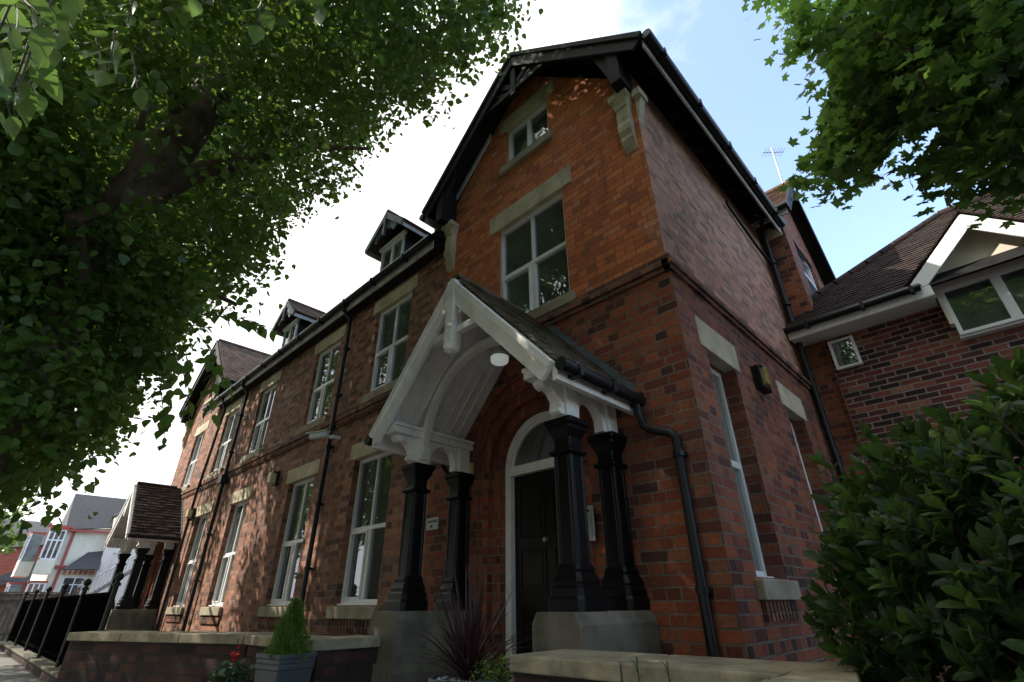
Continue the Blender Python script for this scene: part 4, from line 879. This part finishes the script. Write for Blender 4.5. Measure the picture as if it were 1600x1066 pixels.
# ------------------------------------------------------------------ leaves
def rand_rot(n, up_bias=0.):
    d = rng.normal(size=(n, 3)); d[:, 2] += up_bias; d /= np.linalg.norm(d, axis=1)[:, None]      # leaf normal
    a = rng.normal(size=(n, 3)); a -= (a*d).sum(1)[:, None]*d; a /= np.linalg.norm(a, axis=1)[:, None]
    return a, np.cross(d, a), d
def leaf_mesh(name, pos, ax, bx, nx, size, tv, tf_, mat, parent, tint, smooth=False, off=(0, 0, 0)):
    tv = np.array(tv, float); n = len(pos); k = len(tv)
    V = pos[:, None, :]+size[:, None, None]*(tv[None, :, 0, None]*ax[:, None, :]+tv[None, :, 1, None]*bx[:, None, :]+tv[None, :, 2, None]*nx[:, None, :])
    V = V.reshape(-1, 3)-np.array(off)
    sizes = [len(f) for f in tf_]; base = np.concatenate([np.array(f) for f in tf_])
    loops = (base[None, :]+(np.arange(n)*k)[:, None]).ravel()
    tot = np.tile(sizes, n); st_ = np.concatenate([[0], np.cumsum(tot)[:-1]])
    me = bpy.data.meshes.new(name); me.vertices.add(len(V)); me.vertices.foreach_set('co', V.ravel())
    me.loops.add(len(loops)); me.loops.foreach_set('vertex_index', loops.astype(np.int32))
    me.polygons.add(len(tot)); me.polygons.foreach_set('loop_start', st_.astype(np.int32))
    try: me.polygons.foreach_set('loop_total', tot.astype(np.int32))
    except Exception: pass
    at = me.attributes.new('tint', 'FLOAT', 'POINT'); at.data.foreach_set('value', np.repeat(tint, k).astype(np.float32))
    me.materials.append(mat); me.update(calc_edges=True); me.validate()
    o = bpy.data.objects.new(name, me); COL.objects.link(o); o.location = off
    if parent is not None: attach(o, parent)
    return o
# templates: x along the midrib, y across, z fold
LIME_V = [(0, 0, 0), (.12, .34, .06), (.42, .44, .08), (.75, .25, .04), (1.08, 0, -.08), (.75, -.25, .04), (.42, -.44, .08), (.12, -.34, .06), (.45, 0, -.02)]
LIME_F = [(0, 8, 2, 1), (8, 4, 3, 2), (0, 7, 6, 8), (8, 6, 5, 4)]
def near_leaf():   # serrated heart-shaped lime leaf
    e = []
    for t_v in np.linspace(0, 1, 15):
        w = .50*math.sin(math.pi*min(1, (t_v*.92+.10))**.8)*(1-t_v**3*.55) if t_v < 1 else 0
        w = max(0, .47*math.sin(math.pi*(t_v**.62))*(1-.25*t_v)); e.append((t_v*1.12-.03*(t_v < .1), w*(1.06 if len(e) % 2 else .97)))
    v = [(t_v, 0, -.03-.14*t_v*t_v) for t_v, _ in e]; n = len(v)
    v += [(t_v-.02, w, .10*w+.0-.14*t_v*t_v) for t_v, w in e]; v += [(t_v-.02, -w, .10*w-.14*t_v*t_v) for t_v, w in e]
    f = []
    for i in range(n-1): f.append((i, i+1, n+i+1, n+i)); f.append((i+1, i, 2*n+i, 2*n+i+1))
    return v, f
NEAR_V, NEAR_F = near_leaf()
MAP_A = [(180, .05), (150, .42), (128, .62), (118, .44), (105, .52), (92, .98), (74, .92)]
def maple():
    tips = [(0, 1.0), (14, .72), (20, .78), (27, .50), (38, .62), (50, .88), (58, .95), (64, .70), (74, .66), (84, .42), (100, .50), (118, .60), (128, .42), (150, .30)]
    pts = [(1.0, 0)]
    pts = [(r_*math.cos(R(a)), r_*math.sin(R(a))) for a, r_ in tips]+[(r_*math.cos(R(-a)), r_*math.sin(R(-a))) for a, r_ in reversed(tips[1:])]
    v = [(0, 0, 0)]+[(x, y, -.10*(x*x+y*y)+.05*abs(y)) for x, y in pts]; n = len(pts)
    return v, [(0, 1+i, 1+(i+1) % n) for i in range(n)]
MAP_V, MAP_F = maple()
LAU_V = [(0, 0, 0), (.2, .13, .03), (.58, .25, .06), (.86, .17, .01), (1.05, 0, -.10), (.86, -.17, .01), (.58, -.25, .06), (.2, -.13, .03), (.55, 0, -.0)]
LAU_F = LIME_F
def inpoly(pts, poly):
    x, y = pts[:, 0], pts[:, 1]; c = np.zeros(len(pts), bool); j = len(poly)-1
    for i in range(len(poly)):
        xi, yi = poly[i]; xj, yj = poly[j]
        k = ((yi > y) != (yj > y)) & (x < (xj-xi)*(y-yi)/((yj-yi) or 1e-9)+xi); c ^= k; j = i
    return c
def project(P):
    d = P-np.array(CAMP); z = d@np.array(fwd)
    return np.stack([800+FPX*(d@np.array(rgt))/z, 533-FPX*(d@np.array(upv))/z], 1), z
def keep(P, poly, frame=(-120, 1700, -230, 1150)):
    """prune: twigs that would hang outside the crown's outline as the place shows it are left off"""
    uv, z = project(P); inside = inpoly(uv, poly)
    infr = (z > .2) & (uv[:, 0] > frame[0]) & (uv[:, 0] < frame[1]) & (uv[:, 1] > frame[2]) & (uv[:, 1] < frame[3])
    return ~infr | inside
def ell(n, c, r, shell=.0):
    d = rng.normal(size=(n, 3)); d /= np.linalg.norm(d, axis=1)[:, None]; q = (shell+(1-shell)*rng.random(n))**(1/2.2)
    return np.array(c)+d*q[:, None]*np.array(r)
def twigs(cent, per, length, droop, leaf, jitter=.10):
    """leaves hung along short drooping twigs"""
    n = len(cent); d = rng.normal(size=(n, 3)); d[:, 2] = d[:, 2]*.4-droop; d /= np.linalg.norm(d, axis=1)[:, None]
    t_v = rng.random((n, per)); P = cent[:, None, :]+d[:, None, :]*(t_v*length)[:, :, None]+rng.normal(size=(n, per, 3))*jitter
    return P.reshape(-1, 3), cent, cent+d*length
def limb(mb, pts, r0_, r1_, n=9, wob=.05):
    pts = [Vector(p) for p in pts]; out_ = []
    for i in range(len(pts)-1):
        for k in range(4):
            t_v = k/4; out_.append(pts[i].lerp(pts[i+1], t_v)+Vector(rng.normal(size=3))*wob*(1 if k else .3))
    out_.append(pts[-1]); m_ = len(out_)
    mb.tube(out_, [r0_+(r1_-r0_)*i/(m_-1) for i in range(m_)], n)
LIMEPOLY = [(-250, -400), (830, -400), (800, -60), (790, 20), (770, 58), (700, 92), (685, 132), (615, 160), (600, 205), (552, 232), (538, 260), (484, 304), (455, 326), (418, 358), (400, 420), (362, 448), (318, 468), (285, 496), (262, 530), (225, 570), (205, 610), (185, 650), (150, 690), (98, 735), (50, 765), (-250, 775)]
FARPOLY = [(-250, 300), (200, 300), (190, 620), (150, 690), (98, 745), (72, 800), (55, 850), (-250, 870)]
def lime_tree(base, label, cents, per, lsz, trunk_r, height, spread, group='lime trees along the street', twl=.32, name='lime_tree', lean=(.15, .2), taper=.3, tsc=1.):
    b = Vector(base); t = thing(name, label, 'tree', base, group)
    m_ = MB(); top = b+Vector((.1, .1, height*.95))
    limb(m_, [b-Vector((0, 0, .1))]+[b+Vector((lean[0]*q, lean[1]*q, height*q)) for q in (.28, .42, .6)]+[b+Vector((lean[0], lean[1], height*.95))], trunk_r, trunk_r*taper, 14, .025)
    for k in range(13):
        a = k*2.4; h0 = height*(.28+.045*k); s_ = spread*(.55+.4*((k*7) % 5)/5)
        p0 = b+Vector((lean[0]*h0/height, lean[1]*h0/height, h0)); p1 = p0+Vector((math.cos(a)*s_*.45, math.sin(a)*s_*.45, s_*.35)); p2 = p0+Vector((math.cos(a)*s_*.9, math.sin(a)*s_*.9, s_*.45))
        limb(m_, [p0, p1, p2], trunk_r*.34, trunk_r*.06, 8, .06)
    m_.build('trunk', M_BARK, t)
    P, a0, a1 = twigs(cents, per, twl, .7, lsz)
    n = len(P); ax, bx, nx = rand_rot(n, 1.0); ax[:, 2] -= .5; ax /= np.linalg.norm(ax, axis=1)[:, None]; bx = np.cross(nx, ax); bx /= np.linalg.norm(bx, axis=1)[:, None]; nx = np.cross(ax, bx)
    tint = np.clip(np.repeat(rng.random(len(cents)), per)*.6+rng.random(n)*.4, 0, 1)*tsc
    leaf_mesh('crown', P, ax, bx, nx, lsz*(.5+.85*rng.random(n)), LIME_V, LIME_F, M_LIME, t, tint, off=base)
    if len(cents) < 9000:
        tw = MB(); idx = rng.permutation(len(cents))[:260]
        for i in idx: tw.tube([a0[i]-(a1[i]-a0[i])*1.2+np.array([0, 0, .1]), a0[i], a1[i]], [.008, .005, .003], 4, False)
        tw.build('twigs', M_TWIG, t)['kind'] = 'stuff'
    return t
def sungap(P):
    """gaps in the crowns through which the low sun reaches parts of the front"""
    t_v = (3.6-P[:, 1])/(-sdir.y); Xf = P[:, 0]-sdir.x*t_v; Zf = P[:, 2]-sdir.z*t_v
    w = .35*np.sin(Xf*5.1+Zf*3.)+.25*np.sin(Zf*6.3-Xf*2)
    g = ((Xf > -12.6+w) & (Xf < -9.9+w+.25*(Zf-2)) & (Zf > .2) & (Zf < 3.4+w)) | ((Xf > -8.3+w*.4) & (Xf < -7.3+w*.5) & (Zf > .5) & (Zf < 2.6)) | ((Xf < -14.+w) & (Zf > .4) & (Zf < 8)) | ((Xf > -2.9) & (Xf < -1.55) & (Zf > 6.8) & (Zf < 8.1) & (np.sin(Zf*8-Xf*3) > -.35))
    return ~g
def crown_pts(n, c, r, poly=LIMEPOLY, ymax=3.15, clump=.5):
    P = ell(n, c, r, .15)
    # clumpy: drop points in noise valleys
    f = np.sin(P[:, 0]*2.3+1)*np.sin(P[:, 1]*2.7+2)*np.sin(P[:, 2]*2.1)+.35*np.sin(P[:, 0]*6+P[:, 2]*5)
    P = P[f > -clump]
    P = P[(P[:, 1] < ymax) & (np.linalg.norm(P-np.array(CAMP), axis=1) > 2.3)]
    P = P[sungap(P)]
    return P[keep(P, poly)]
c1 = np.concatenate([crown_pts(2900, (-4.9, -.2, 8.3), (4.0, 3.6, 4.6)), crown_pts(1200, (-5.6, -.6, 4.7), (2.8, 2.3, 2.0)), crown_pts(1300, (-3.2, 1.2, 7.6), (2.4, 2.2, 2.4)), crown_pts(900, (-5.3, -.4, 2.9), (1.5, 1.3, 1.7), clump=2), crown_pts(500, (-4.6, -1.2, 3.6), (1.6, 1.0, 1.6), clump=2)])
# keep the trunk partly visible
uv, z_ = project(c1); seg = [(290, 70), (400, 90), (320, 300), (175, 330), (190, 260)]; hid = inpoly(uv, seg) & (np.linalg.norm(c1[:, :2], axis=1) < 5.1); c1 = c1[~hid]
near = lime_tree((-5.05, -.50, GZ), 'big lime tree filling the upper left, its grey trunk showing through the leaves', c1, 30, .064, .30, 10.5, 3.6, lean=(.15, 1.15), taper=.5)
c2 = crown_pts(2500, (-13.5, -1.0, 7.2), (4.6, 3.4, 4.6), ymax=2.6)
c2 = np.concatenate([c2, crown_pts(500, (-10.5, .2, 5.0), (2.6, 1.9, 2.2), ymax=2.6), crown_pts(2400, (-11.5, -.9, 11.2), (3.9, 3.0, 3.0), ymax=2.6, clump=2), crown_pts(1100, (-8., -1., 11.6), (2.6, 2.4, 2.4), ymax=2.6, clump=2)])  # last two high crown parts added to keep sun off wing and tower
lime_tree((-13.5, -.9, GZ), 'second lime tree down the street, dark drooping crown low at the left edge', c2, 20, .10, .28, 12, 3.4, twl=.45, tsc=.35)  # lowered tint puts dense shade into the leaf colour
c3 = crown_pts(1500, (-25, -1.5, 6.5), (5.2, 3.6, 4.6), FARPOLY, ymax=2.2)
lime_tree((-25, -1.6, GZ), 'third lime tree farther down the street above the timber fence', c3, 18, .14, .28, 9, 3.2, twl=.6)
c4 = crown_pts(700, (-44, -.5, 4.5), (4, 3.2, 3.6), FARPOLY, ymax=2.4)
lime_tree((-44, -.8, GZ), 'small sunlit green tree in front of the distant red house', c4, 14, .22, .2, 6, 2.4, group=None, twl=.6, name='street_tree')
# loose hanging sprays of the near tree, close to the camera
def ray(px_, py_): return (fwd+rgt*((px_-800)/FPX)-upv*((py_-533)/FPX))
def spray(tree, starts, n_leaf, size, mat=M_LIME, gap=.055, tintb=.7, name='hanging_spray'):
    for (s_, ln, dirv) in starts:
        P = []; A = []; Nn_ = []; tw = MB(); s_ = Vector(s_); d = Vector(dirv).normalized(); pts = [s_+d*(ln*k/6)+Vector((0, 0, -.10*ln*(k/6)**2)) for k in range(7)]
        tw.tube(pts, [.0032]*3+[.0022]*4, 5, False)
        k = .1*ln; side = 1
        while k < ln:
            q = k/ln*6; i = min(int(q), 5); p = pts[i].lerp(pts[i+1], q-i); sd = d.cross(Vector((0, 0, 1)))
            if sd.length < .1: sd = Vector((1, 0, 0))
            sd.normalize(); a = (d*.45+sd*side*.8+Vector((0, 0, -.75))+Vector(rng.normal(size=3))*.25).normalized()
            p2 = p+a*.025; tw.tube([p, p2], .0012, 4, False); P.append(p2); A.append(a); nn = Vector((0, 0, 1))+sd*side*.5+Vector(rng.normal(size=3))*.35; nn = (nn-a*nn.dot(a)).normalized(); Nn_.append(nn)
            side = -side; k += gap*(.8+.4*rng.random())
        P, A, Nn_ = (np.array([tuple(v) for v in q]) for q in (P, A, Nn_)); n = len(P); B = np.cross(Nn_, A)
        o = leaf_mesh(name, P, A, B, Nn_, size*(.7+.5*rng.random(n)), NEAR_V, NEAR_F, mat, tree, np.clip(tintb+.3*rng.random(n), 0, 1))
        tw.build('twig', M_TWIG, tree)
def at(px_, py_, dist): return CAMP+ray(px_, py_).normalized()*dist
st_ = []
for (px_, py_, ds, ln, dx) in [(40, -50, 1.7, .34, (.3, .2, -1)), (85, -40, 1.75, .36, (.1, .2, -1)), (15, 60, 1.8, .26, (.4, 0, -.9)), (60, 20, 1.7, .30, (.2, .2, -1)), (110, 10, 1.9, .3, (.1, .1, -1)), (-20, 90, 1.7, .3, (.5, .1, -.9)), (70, 90, 1.9, .2, (.3, .1, -.9)), (120, -60, 1.8, .22, (.2, .1, -1)), (0, 150, 1.9, .16, (.3, 0, -1)),
                               (10, -20, 1.6, .22, (.6, .4, -.6)), (180, 40, 2.6, .30, (.3, .2, -.9)), (210, -20, 2.4, .2, (.2, .2, -1)), (415, -30, 2.3, .24, (.1, .1, -1)), (480, -40, 2.4, .26, (.3, .3, -1)), (205, 80, 2.6, .26, (.4, .3, -.9)), (330, -40, 2.5, .14, (0, 0, -1)), (150, 60, 2.9, .26, (.4, .3, -.9))]:
    st_.append((at(px_, py_, ds), ln, dx))
spray(near, st_, 0, .058, mat=M_FLASH, gap=.036)
st_ = []
for (px_, py_, ds, ln, dx) in [(330, 488, 4.3, .62, (.75, .45, -.25)), (345, 478, 4.3, .55, (.9, .5, -.5)), (310, 520, 4.4, .55, (.5, .4, -.7)), (290, 540, 4.4, .6, (.35, .25, -1)), (250, 600, 4.6, .5, (.4, .3, -1)), (330, 560, 4.2, .42, (.3, .2, -1)), (270, 560, 4.5, .45, (.1, .2, -1))]:
    st_.append((at(px_, py_, ds), ln, dx))
spray(near, st_, 0, .085, gap=.055, tintb=.3)
# street trees across the road (seen mirrored in the windows, shading the front)
for (x, y), where in (((-9, -11.5), 'opposite the middle of the long wing'), ((-1.5, -12), 'straight opposite the white porch'), ((-17.5, -12), 'opposite the far porch'), ((5, -11.5), 'opposite the evergreen bush'), ((-27, -12), 'opposite the timber fence')):
    c = ell(800, (x, y, 5.6), (4.4, 3.2, 3.8), .2)
    lime_tree((x, y, GZ), 'lime tree across the street, '+where, c, 14, .22, .27, 9, 3.2, group='lime trees across the street', twl=.6)
c = ell(2200, (2.9, -2.3, 7.2), (4.6, 3.2, 4.4), .15); c = c[keep(c, [(-9, -9), (-8, -9), (-8, -8)], (-80, 1680, -80, 1150))]
lime_tree((3.2, -1.4, GZ), 'unseen lime tree added on the kerb behind the viewer to shade the lower walls', c, 16, .15, .28, 9, 3.0, twl=.4)  # added out of view; its crown cuts skylight on the lower walls
# ------------------------------------------------------------------ maple at the right
MPOLY = [(1182, 0), (1200, -400), (1850, -400), (1850, 318), (1600, 318), (1560, 330), (1530, 358), (1500, 345), (1470, 330), (1440, 285), (1425, 262), (1450, 235), (1475, 205), (1460, 190), (1400, 205), (1385, 235), (1370, 275), (1330, 300), (1300, 325), (1262, 345), (1235, 320), (1222, 275), (1250, 240), (1275, 205), (1285, 160), (1300, 120), (1275, 80), (1245, 75), (1225, 105), (1212, 80), (1222, 50), (1200, 20)]
mt = thing('maple_tree', 'maple tree reaching in from the right with lobed dark green leaves', 'tree', (3.6, 4.3, GZ))
m_ = MB(); b = Vector((3.6, 4.3, GZ))
limb(m_, [b-Vector((0, 0, .1)), b+Vector((0, 0, 2.2)), b+Vector((-.1, -.1, 4)), b+Vector((0, 0, 6)), b+Vector((.1, .1, 8))], .24, .06, 12, .03)
for dx, dy, h0, dz in ((-2.9, -.7, 2.6, 2.6), (-2.6, .3, 3.4, 2.2), (-3.2, -.3, 4.0, 2.8), (-2.2, -1.2, 3.2, 3.6), (-2.5, .9, 2.6, 1.9), (1.5, 1.5, 4, 2), (1.8, -1.2, 4, 2), (0, 2.2, 5, 2)):
    p0 = b+Vector((0, 0, h0)); limb(m_, [p0, p0+Vector((dx*.45, dy*.45, dz*.62)), p0+Vector((dx*.8, dy*.8, dz*.95)), p0+Vector((dx, dy, dz))], .07, .012, 8, .05)
m_.build('trunk', M_BARK, mt)
cm_ = np.concatenate([ell(620, (1.4, 4.0, 6.0), (2.1, 1.6, 2.3), .1), ell(300, (3.6, 4.3, 7.2), (2.4, 2.4, 2.4), .2), ell(260, (.55, 4.0, 4.9), (1.0, .9, .9), .1), ell(420, (1.15, 3.9, 4.35), (1.1, .9, .9), .0), ell(160, (-.55, 4.0, 5.2), (.6, .6, .8), 0)])
uv, z_ = project(cm_); cm_ = cm_[keep(cm_, MPOLY)]
cm_ = cm_[cm_[:, 0] > -1.1]
P, a0, a1 = twigs(cm_, 15, .28, .25, .1, .08); kk = keep(P, [(x+(8 if x < 1300 else 0), y+6) for x, y in MPOLY]) | (rng.random(len(P)) < .25); P = P[kk]
n = len(P); ax, bx, nx = rand_rot(n, 1.6)
leaf_mesh('crown', P, ax, bx, nx, (.050+.032*rng.random(n)), MAP_V, MAP_F, M_MAPLE, mt, rng.random(n), off=(3.6, 4.3, GZ))
tw = MB()
root = a0-(a1-a0)*1.3+np.array([.10, 0, .05]); okr = keep(root, MPOLY) & keep(a1, MPOLY)
for i in [j for j in rng.permutation(len(cm_)) if okr[j]][:420]: tw.tube([root[i], a0[i], a1[i]], [.010, .006, .002], 4, False)
tw.build('twigs', M_TWIG, mt)['kind'] = 'stuff'
# ------------------------------------------------------------------ laurel bush
BPOLY = [(1205, 735), (1240, 700), (1290, 690), (1300, 655), (1360, 665), (1420, 670), (1470, 650), (1520, 650), (1530, 590), (1560, 556), (1850, 560), (1850, 1300), (1335, 1300), (1330, 1040), (1270, 990), (1245, 930), (1275, 880), (1300, 850), (1290, 800), (1240, 770)]
bu = thing('laurel_bush', 'large glossy evergreen bush with pale new leaves at the lower right', 'bush', (.5, 2.9, GZ))
n = 3200; d = rng.normal(size=(n, 3)); d /= np.linalg.norm(d, axis=1)[:, None]; q = .62+.42*rng.random(n)**.8
C = np.array((.55, 2.95, 1.02))+d*q[:, None]*np.array((1.35, .95, 1.0)); C = C[C[:, 2] > .3]
d2 = rng.normal(size=(500, 3)); d2 /= np.linalg.norm(d2, axis=1)[:, None]; C3_ = np.array((-.20, 2.75, 1.40))+rng.normal(size=(120, 3))*np.array((.33, .25, .28)); C2_ = np.array((.9, 2.75, 1.85))+d2*(.5+.5*rng.random(500))[:, None]*np.array((.9, .6, .65)); C = np.concatenate([C, C2_, C3_])
C = C[keep(C, BPOLY)]; C = C[np.linalg.norm(C-np.array(CAMP), axis=1) > 1.35]
axd = C-np.array((.55, 2.95, .7)); axd[:, 2] += .5; axd /= np.linalg.norm(axd, axis=1)[:, None]
per = 9; P = np.repeat(C, per, 0); AX = np.repeat(axd, per, 0); ph = np.tile(np.arange(per)*2.4, len(C))+np.repeat(rng.random(len(C))*6, per)
o1 = np.cross(AX, np.array([.2, .3, 1.])); o1 /= np.linalg.norm(o1, axis=1)[:, None]; o2 = np.cross(AX, o1)
rad = o1*np.cos(ph)[:, None]+o2*np.sin(ph)[:, None]; lv = np.tile(np.linspace(.25, 1.1, per), len(C))
ax = rad*lv[:, None]+AX*(1.1-lv*.5)[:, None]+rng.normal(size=P.shape)*.18; ax /= np.linalg.norm(ax, axis=1)[:, None]
nx = AX-rad*.3; nx -= (nx*ax).sum(1)[:, None]*ax; nx /= np.linalg.norm(nx, axis=1)[:, None]; bx = np.cross(nx, ax)
P = P-AX*(lv*.07)[:, None]
hi = np.clip((P[:, 2]-1.2)*1.3, 0, 1); newg = np.repeat(rng.random(len(C)) < .12+.45*np.clip((C[:, 2]-1.35)*1.5, 0, 1), per)
tint = np.clip(.12*rng.random(len(P))+np.where(newg & (lv < .7), .55+.3*rng.random(len(P)), 0)*(.35+.65*hi), 0, 1)
leaf_mesh('foliage', P, ax, bx, nx, .045+.055*rng.random(len(P)), LAU_V, LAU_F, M_LAUR, bu, tint, off=(.5, 2.9, GZ))
tw = MB()
for i in rng.permutation(len(C))[:260]: tw.tube([Vector((.5, 2.9, .35))+Vector(rng.normal(size=3))*.15, Vector(C[i])-Vector(axd[i])*.4, Vector(C[i])], [.012, .007, .004], 5, False)
tw.build('branches', M_TWIG, bu)
# ------------------------------------------------------------------ pots
pp = thing('planter', 'tall square ribbed grey planter holding a small conifer by the low wall', 'planter', (-4.05, 1.84, GZ))
c = (-4.06, 1.84); rt = R(8)
mb = MB(); mb.lathe((c[0], c[1], GZ), [(.11, 0), (.14, .50), (.14, .505), (.146, .51), (.146, .535), (.141, .54), (.146, .545), (.146, .57), (.152, .575), (.152, .60), (.136, .60), (.132, .56)], square=True, cham=.05, rot=rt)
mb.build('pot', M_POTG, pp, bevel=.003); MB().lathe((c[0], c[1], GZ+.55), [(.13, 0), (.13, .02)], square=True, cham=.05, rot=rt).build('soil', M_SOIL, pp)
cf = thing('conifer', 'small bright green feathery conifer growing in the tall grey planter', 'shrub', (c[0], c[1], GZ+.57))
n = 5200; h = rng.random(n)**1.35; a = rng.random(n)*6.283; rr = (.125*(1-h)**.8+.012)*(.35+.65*rng.random(n)**.5)*(1+.25*np.sin(a*5+h*9))
P = np.stack([c[0]+rr*np.cos(a), c[1]+rr*np.sin(a), GZ+.56+h*.36], 1); ax = np.stack([np.cos(a)*.45, np.sin(a)*.45, np.ones(n)], 1)+rng.normal(size=(n, 3))*.3; ax /= np.linalg.norm(ax, axis=1)[:, None]
nx = rng.normal(size=(n, 3)); nx -= (nx*ax).sum(1)[:, None]*ax; nx /= np.linalg.norm(nx, axis=1)[:, None]
leaf_mesh('foliage', P, ax, np.cross(nx, ax), nx, .028+.02*rng.random(n), [(0, 0, 0), (.4, .10, 0), (1, 0, 0), (.4, -.10, 0)], [(0, 3, 2, 1)], M_CONI, cf, rng.random(n))
MB().tube([(c[0], c[1], GZ+.55), (c[0], c[1], GZ+.86)], [.012, .004], 6).build('stem', M_TWIG, cf)
gp = thing('flower_pot', 'low dark pot beside the tall grey planter', 'pot', (-4.45, 1.68, GZ))
g0 = (-4.52, 1.66); MB().lathe((g0[0], g0[1], GZ), [(.09, 0), (.13, .38), (.15, .385), (.15, .42), (.135, .42), (.13, .38)], 26).build('pot', M_POTD, gp); MB().lathe((g0[0], g0[1], GZ+.37), [(.13, 0), (.125, .02)], 24).build('soil', M_SOIL, gp)
ge = thing('geranium', 'geranium with red flower and variegated leaves in the low dark pot', 'plant', (g0[0], g0[1], GZ+.43))
n = 220; P = np.array((g0[0], g0[1], GZ+.43))+ell(n, (0, 0, .02), (.14, .14, .08)); ax, bx, nx = rand_rot(n, 1.8)
leaf_mesh('foliage', P, ax, bx, nx, .035+.02*rng.random(n), LIME_V, LIME_F, M_GER, ge, rng.random(n))
fl = MB(); fp = Vector((g0[0]+.02, g0[1]-.02, GZ+.575))
for i in range(30):
    q = fp+Vector(rng.normal(size=3))*.016; a_, b2_, _ = rand_rot(1, .5); fl.add([q+Vector(a_[0])*.014, q+Vector(b2_[0])*.014, q-Vector(a_[0])*.014, q-Vector(b2_[0])*.014], [(0, 1, 2, 3)])
fl.build('flower', M_RED, ge); MB().tube([(g0[0], g0[1], GZ+.45), fp], .004, 5).tube([(g0[0]-.02, g0[1], GZ+.45), (g0[0]-.03, g0[1], GZ+.68)], .003, 5).build('stem', M_TWIG, ge)
ph = thing('round_pot', 'round dark pot with white pebbles at the foot of the steps', 'pot', (-2.42, 2.14, GZ))
p0 = (-2.42, 2.14); MB().lathe((p0[0], p0[1], GZ), [(.14, 0), (.20, .5), (.22, .505), (.22, .55), (.20, .55), (.19, .50)], 28).build('pot', M_POTG, ph)
pb = MB()
for i in range(110):
    r_ = .185*math.sqrt(random.random()); a_ = random.random()*6.28; q = (p0[0]+r_*math.cos(a_), p0[1]+r_*math.sin(a_), GZ+.515+random.random()*.02); s_ = random.uniform(.012, .02)
    pb.lathe(q, [(s_*.5, -s_*.4), (s_, 0), (s_*.5, s_*.5)], 7)
o = pb.build('pebbles', M_PEB, ph); o['kind'] = 'stuff'
pm = thing('phormium', 'spiky dark red phormium fanning out of the round pot before the door', 'plant', (p0[0], p0[1], GZ+.52))
mb = MB()
def blade(mb, base, az_, el_, ln, w, droop):
    d = Vector((math.cos(az_)*math.cos(el_), math.sin(az_)*math.cos(el_), math.sin(el_))); s_ = Vector((-math.sin(az_), math.cos(az_), 0)); v = []; n = 8
    for i in range(n+1):
        q = i/n; p = Vector(base)+d*ln*q+Vector((0, 0, -droop*ln*q*q)); ww = w*(1-q)**.6*(.6+.4*min(1, q*4)); nn = s_.cross(d); v += [p-s_*ww, p-nn*ww*.35, p+s_*ww]
    f = []
    for i in range(n): f += [(3*i, 3*i+1, 3*i+4, 3*i+3), (3*i+1, 3*i+2, 3*i+5, 3*i+4)]
    mb.add(v, f, True)
for i in range(120):
    el_ = R(random.choice([82, 75, 65, 55, 45, 35, 25])+random.uniform(-6, 6)); blade(mb, (p0[0]+random.uniform(-.03, .03), p0[1]+random.uniform(-.03, .03), GZ+.52), random.random()*6.28, el_, random.uniform(.36, .74), random.uniform(.007, .012), .12 if el_ > 1 else .28)
o = mb.build('blades', M_PHOR, pm)
vp = thing('trailing_plant', 'small yellow-green leafy plant spilling from the round pot onto the coping', 'plant', (p0[0]+.2, p0[1], GZ+.52))
n = 420; P = np.array((p0[0]+.17, p0[1]+.03, GZ+.56))+ell(n, (0, 0, 0), (.13, .13, .09)); ax, bx, nx = rand_rot(n, 1.2)
leaf_mesh('foliage', P, ax, bx, nx, .018+.014*rng.random(n), LAU_V, LAU_F, M_VAR, vp, rng.random(n))
# weeds in front of the right coping
for k, (x, y, lab) in enumerate(((-1.30, 2.05, 'taller thin weed growing up in front of the right coping'), (-1.17, 2.06, 'shorter thin weed right of the taller one before the right coping'))):
    mb = MB(); wd = thing('weed', lab, 'weed', (x, y, GZ))
    mb.tube([(x, y, GZ), (x+.01, y, CZ+.04-k*.01)], .003, 5)
    for i in range(16): blade(mb, (x+.005, y, .55+i*.025), i*2.4, R(40), .06, .004, .2)
    mb.build('stem', M_GRASS, wd)
# plants on the inner sill of the tower window
sp = thing('sill_plants', 'dark leafy pot plants standing inside the big upper tower window', 'house plant', (-2.9, 3.82, 4.12))
n = 260; P = np.concatenate([ell(150, (-2.95, 3.86, 4.35), (.16, .08, .22)), ell(110, (-2.72, 3.86, 4.25), (.10, .07, .12)), ell(60, (-3.33, 3.86, 4.35), (.08, .07, .2))]); n = len(P); ax, bx, nx = rand_rot(n, .5)
leaf_mesh('foliage', P, ax, bx, nx, .05+.04*rng.random(n), LAU_V, LAU_F, M_MAPLE, sp, rng.random(n))
mb = MB()
for x in (-2.95, -2.72, -3.33): mb.lathe((x, 3.86, 4.06), [(.05, 0), (.065, .11), (.07, .11), (.07, .13)], 14)
mb.build('pots', M_POTD, sp)
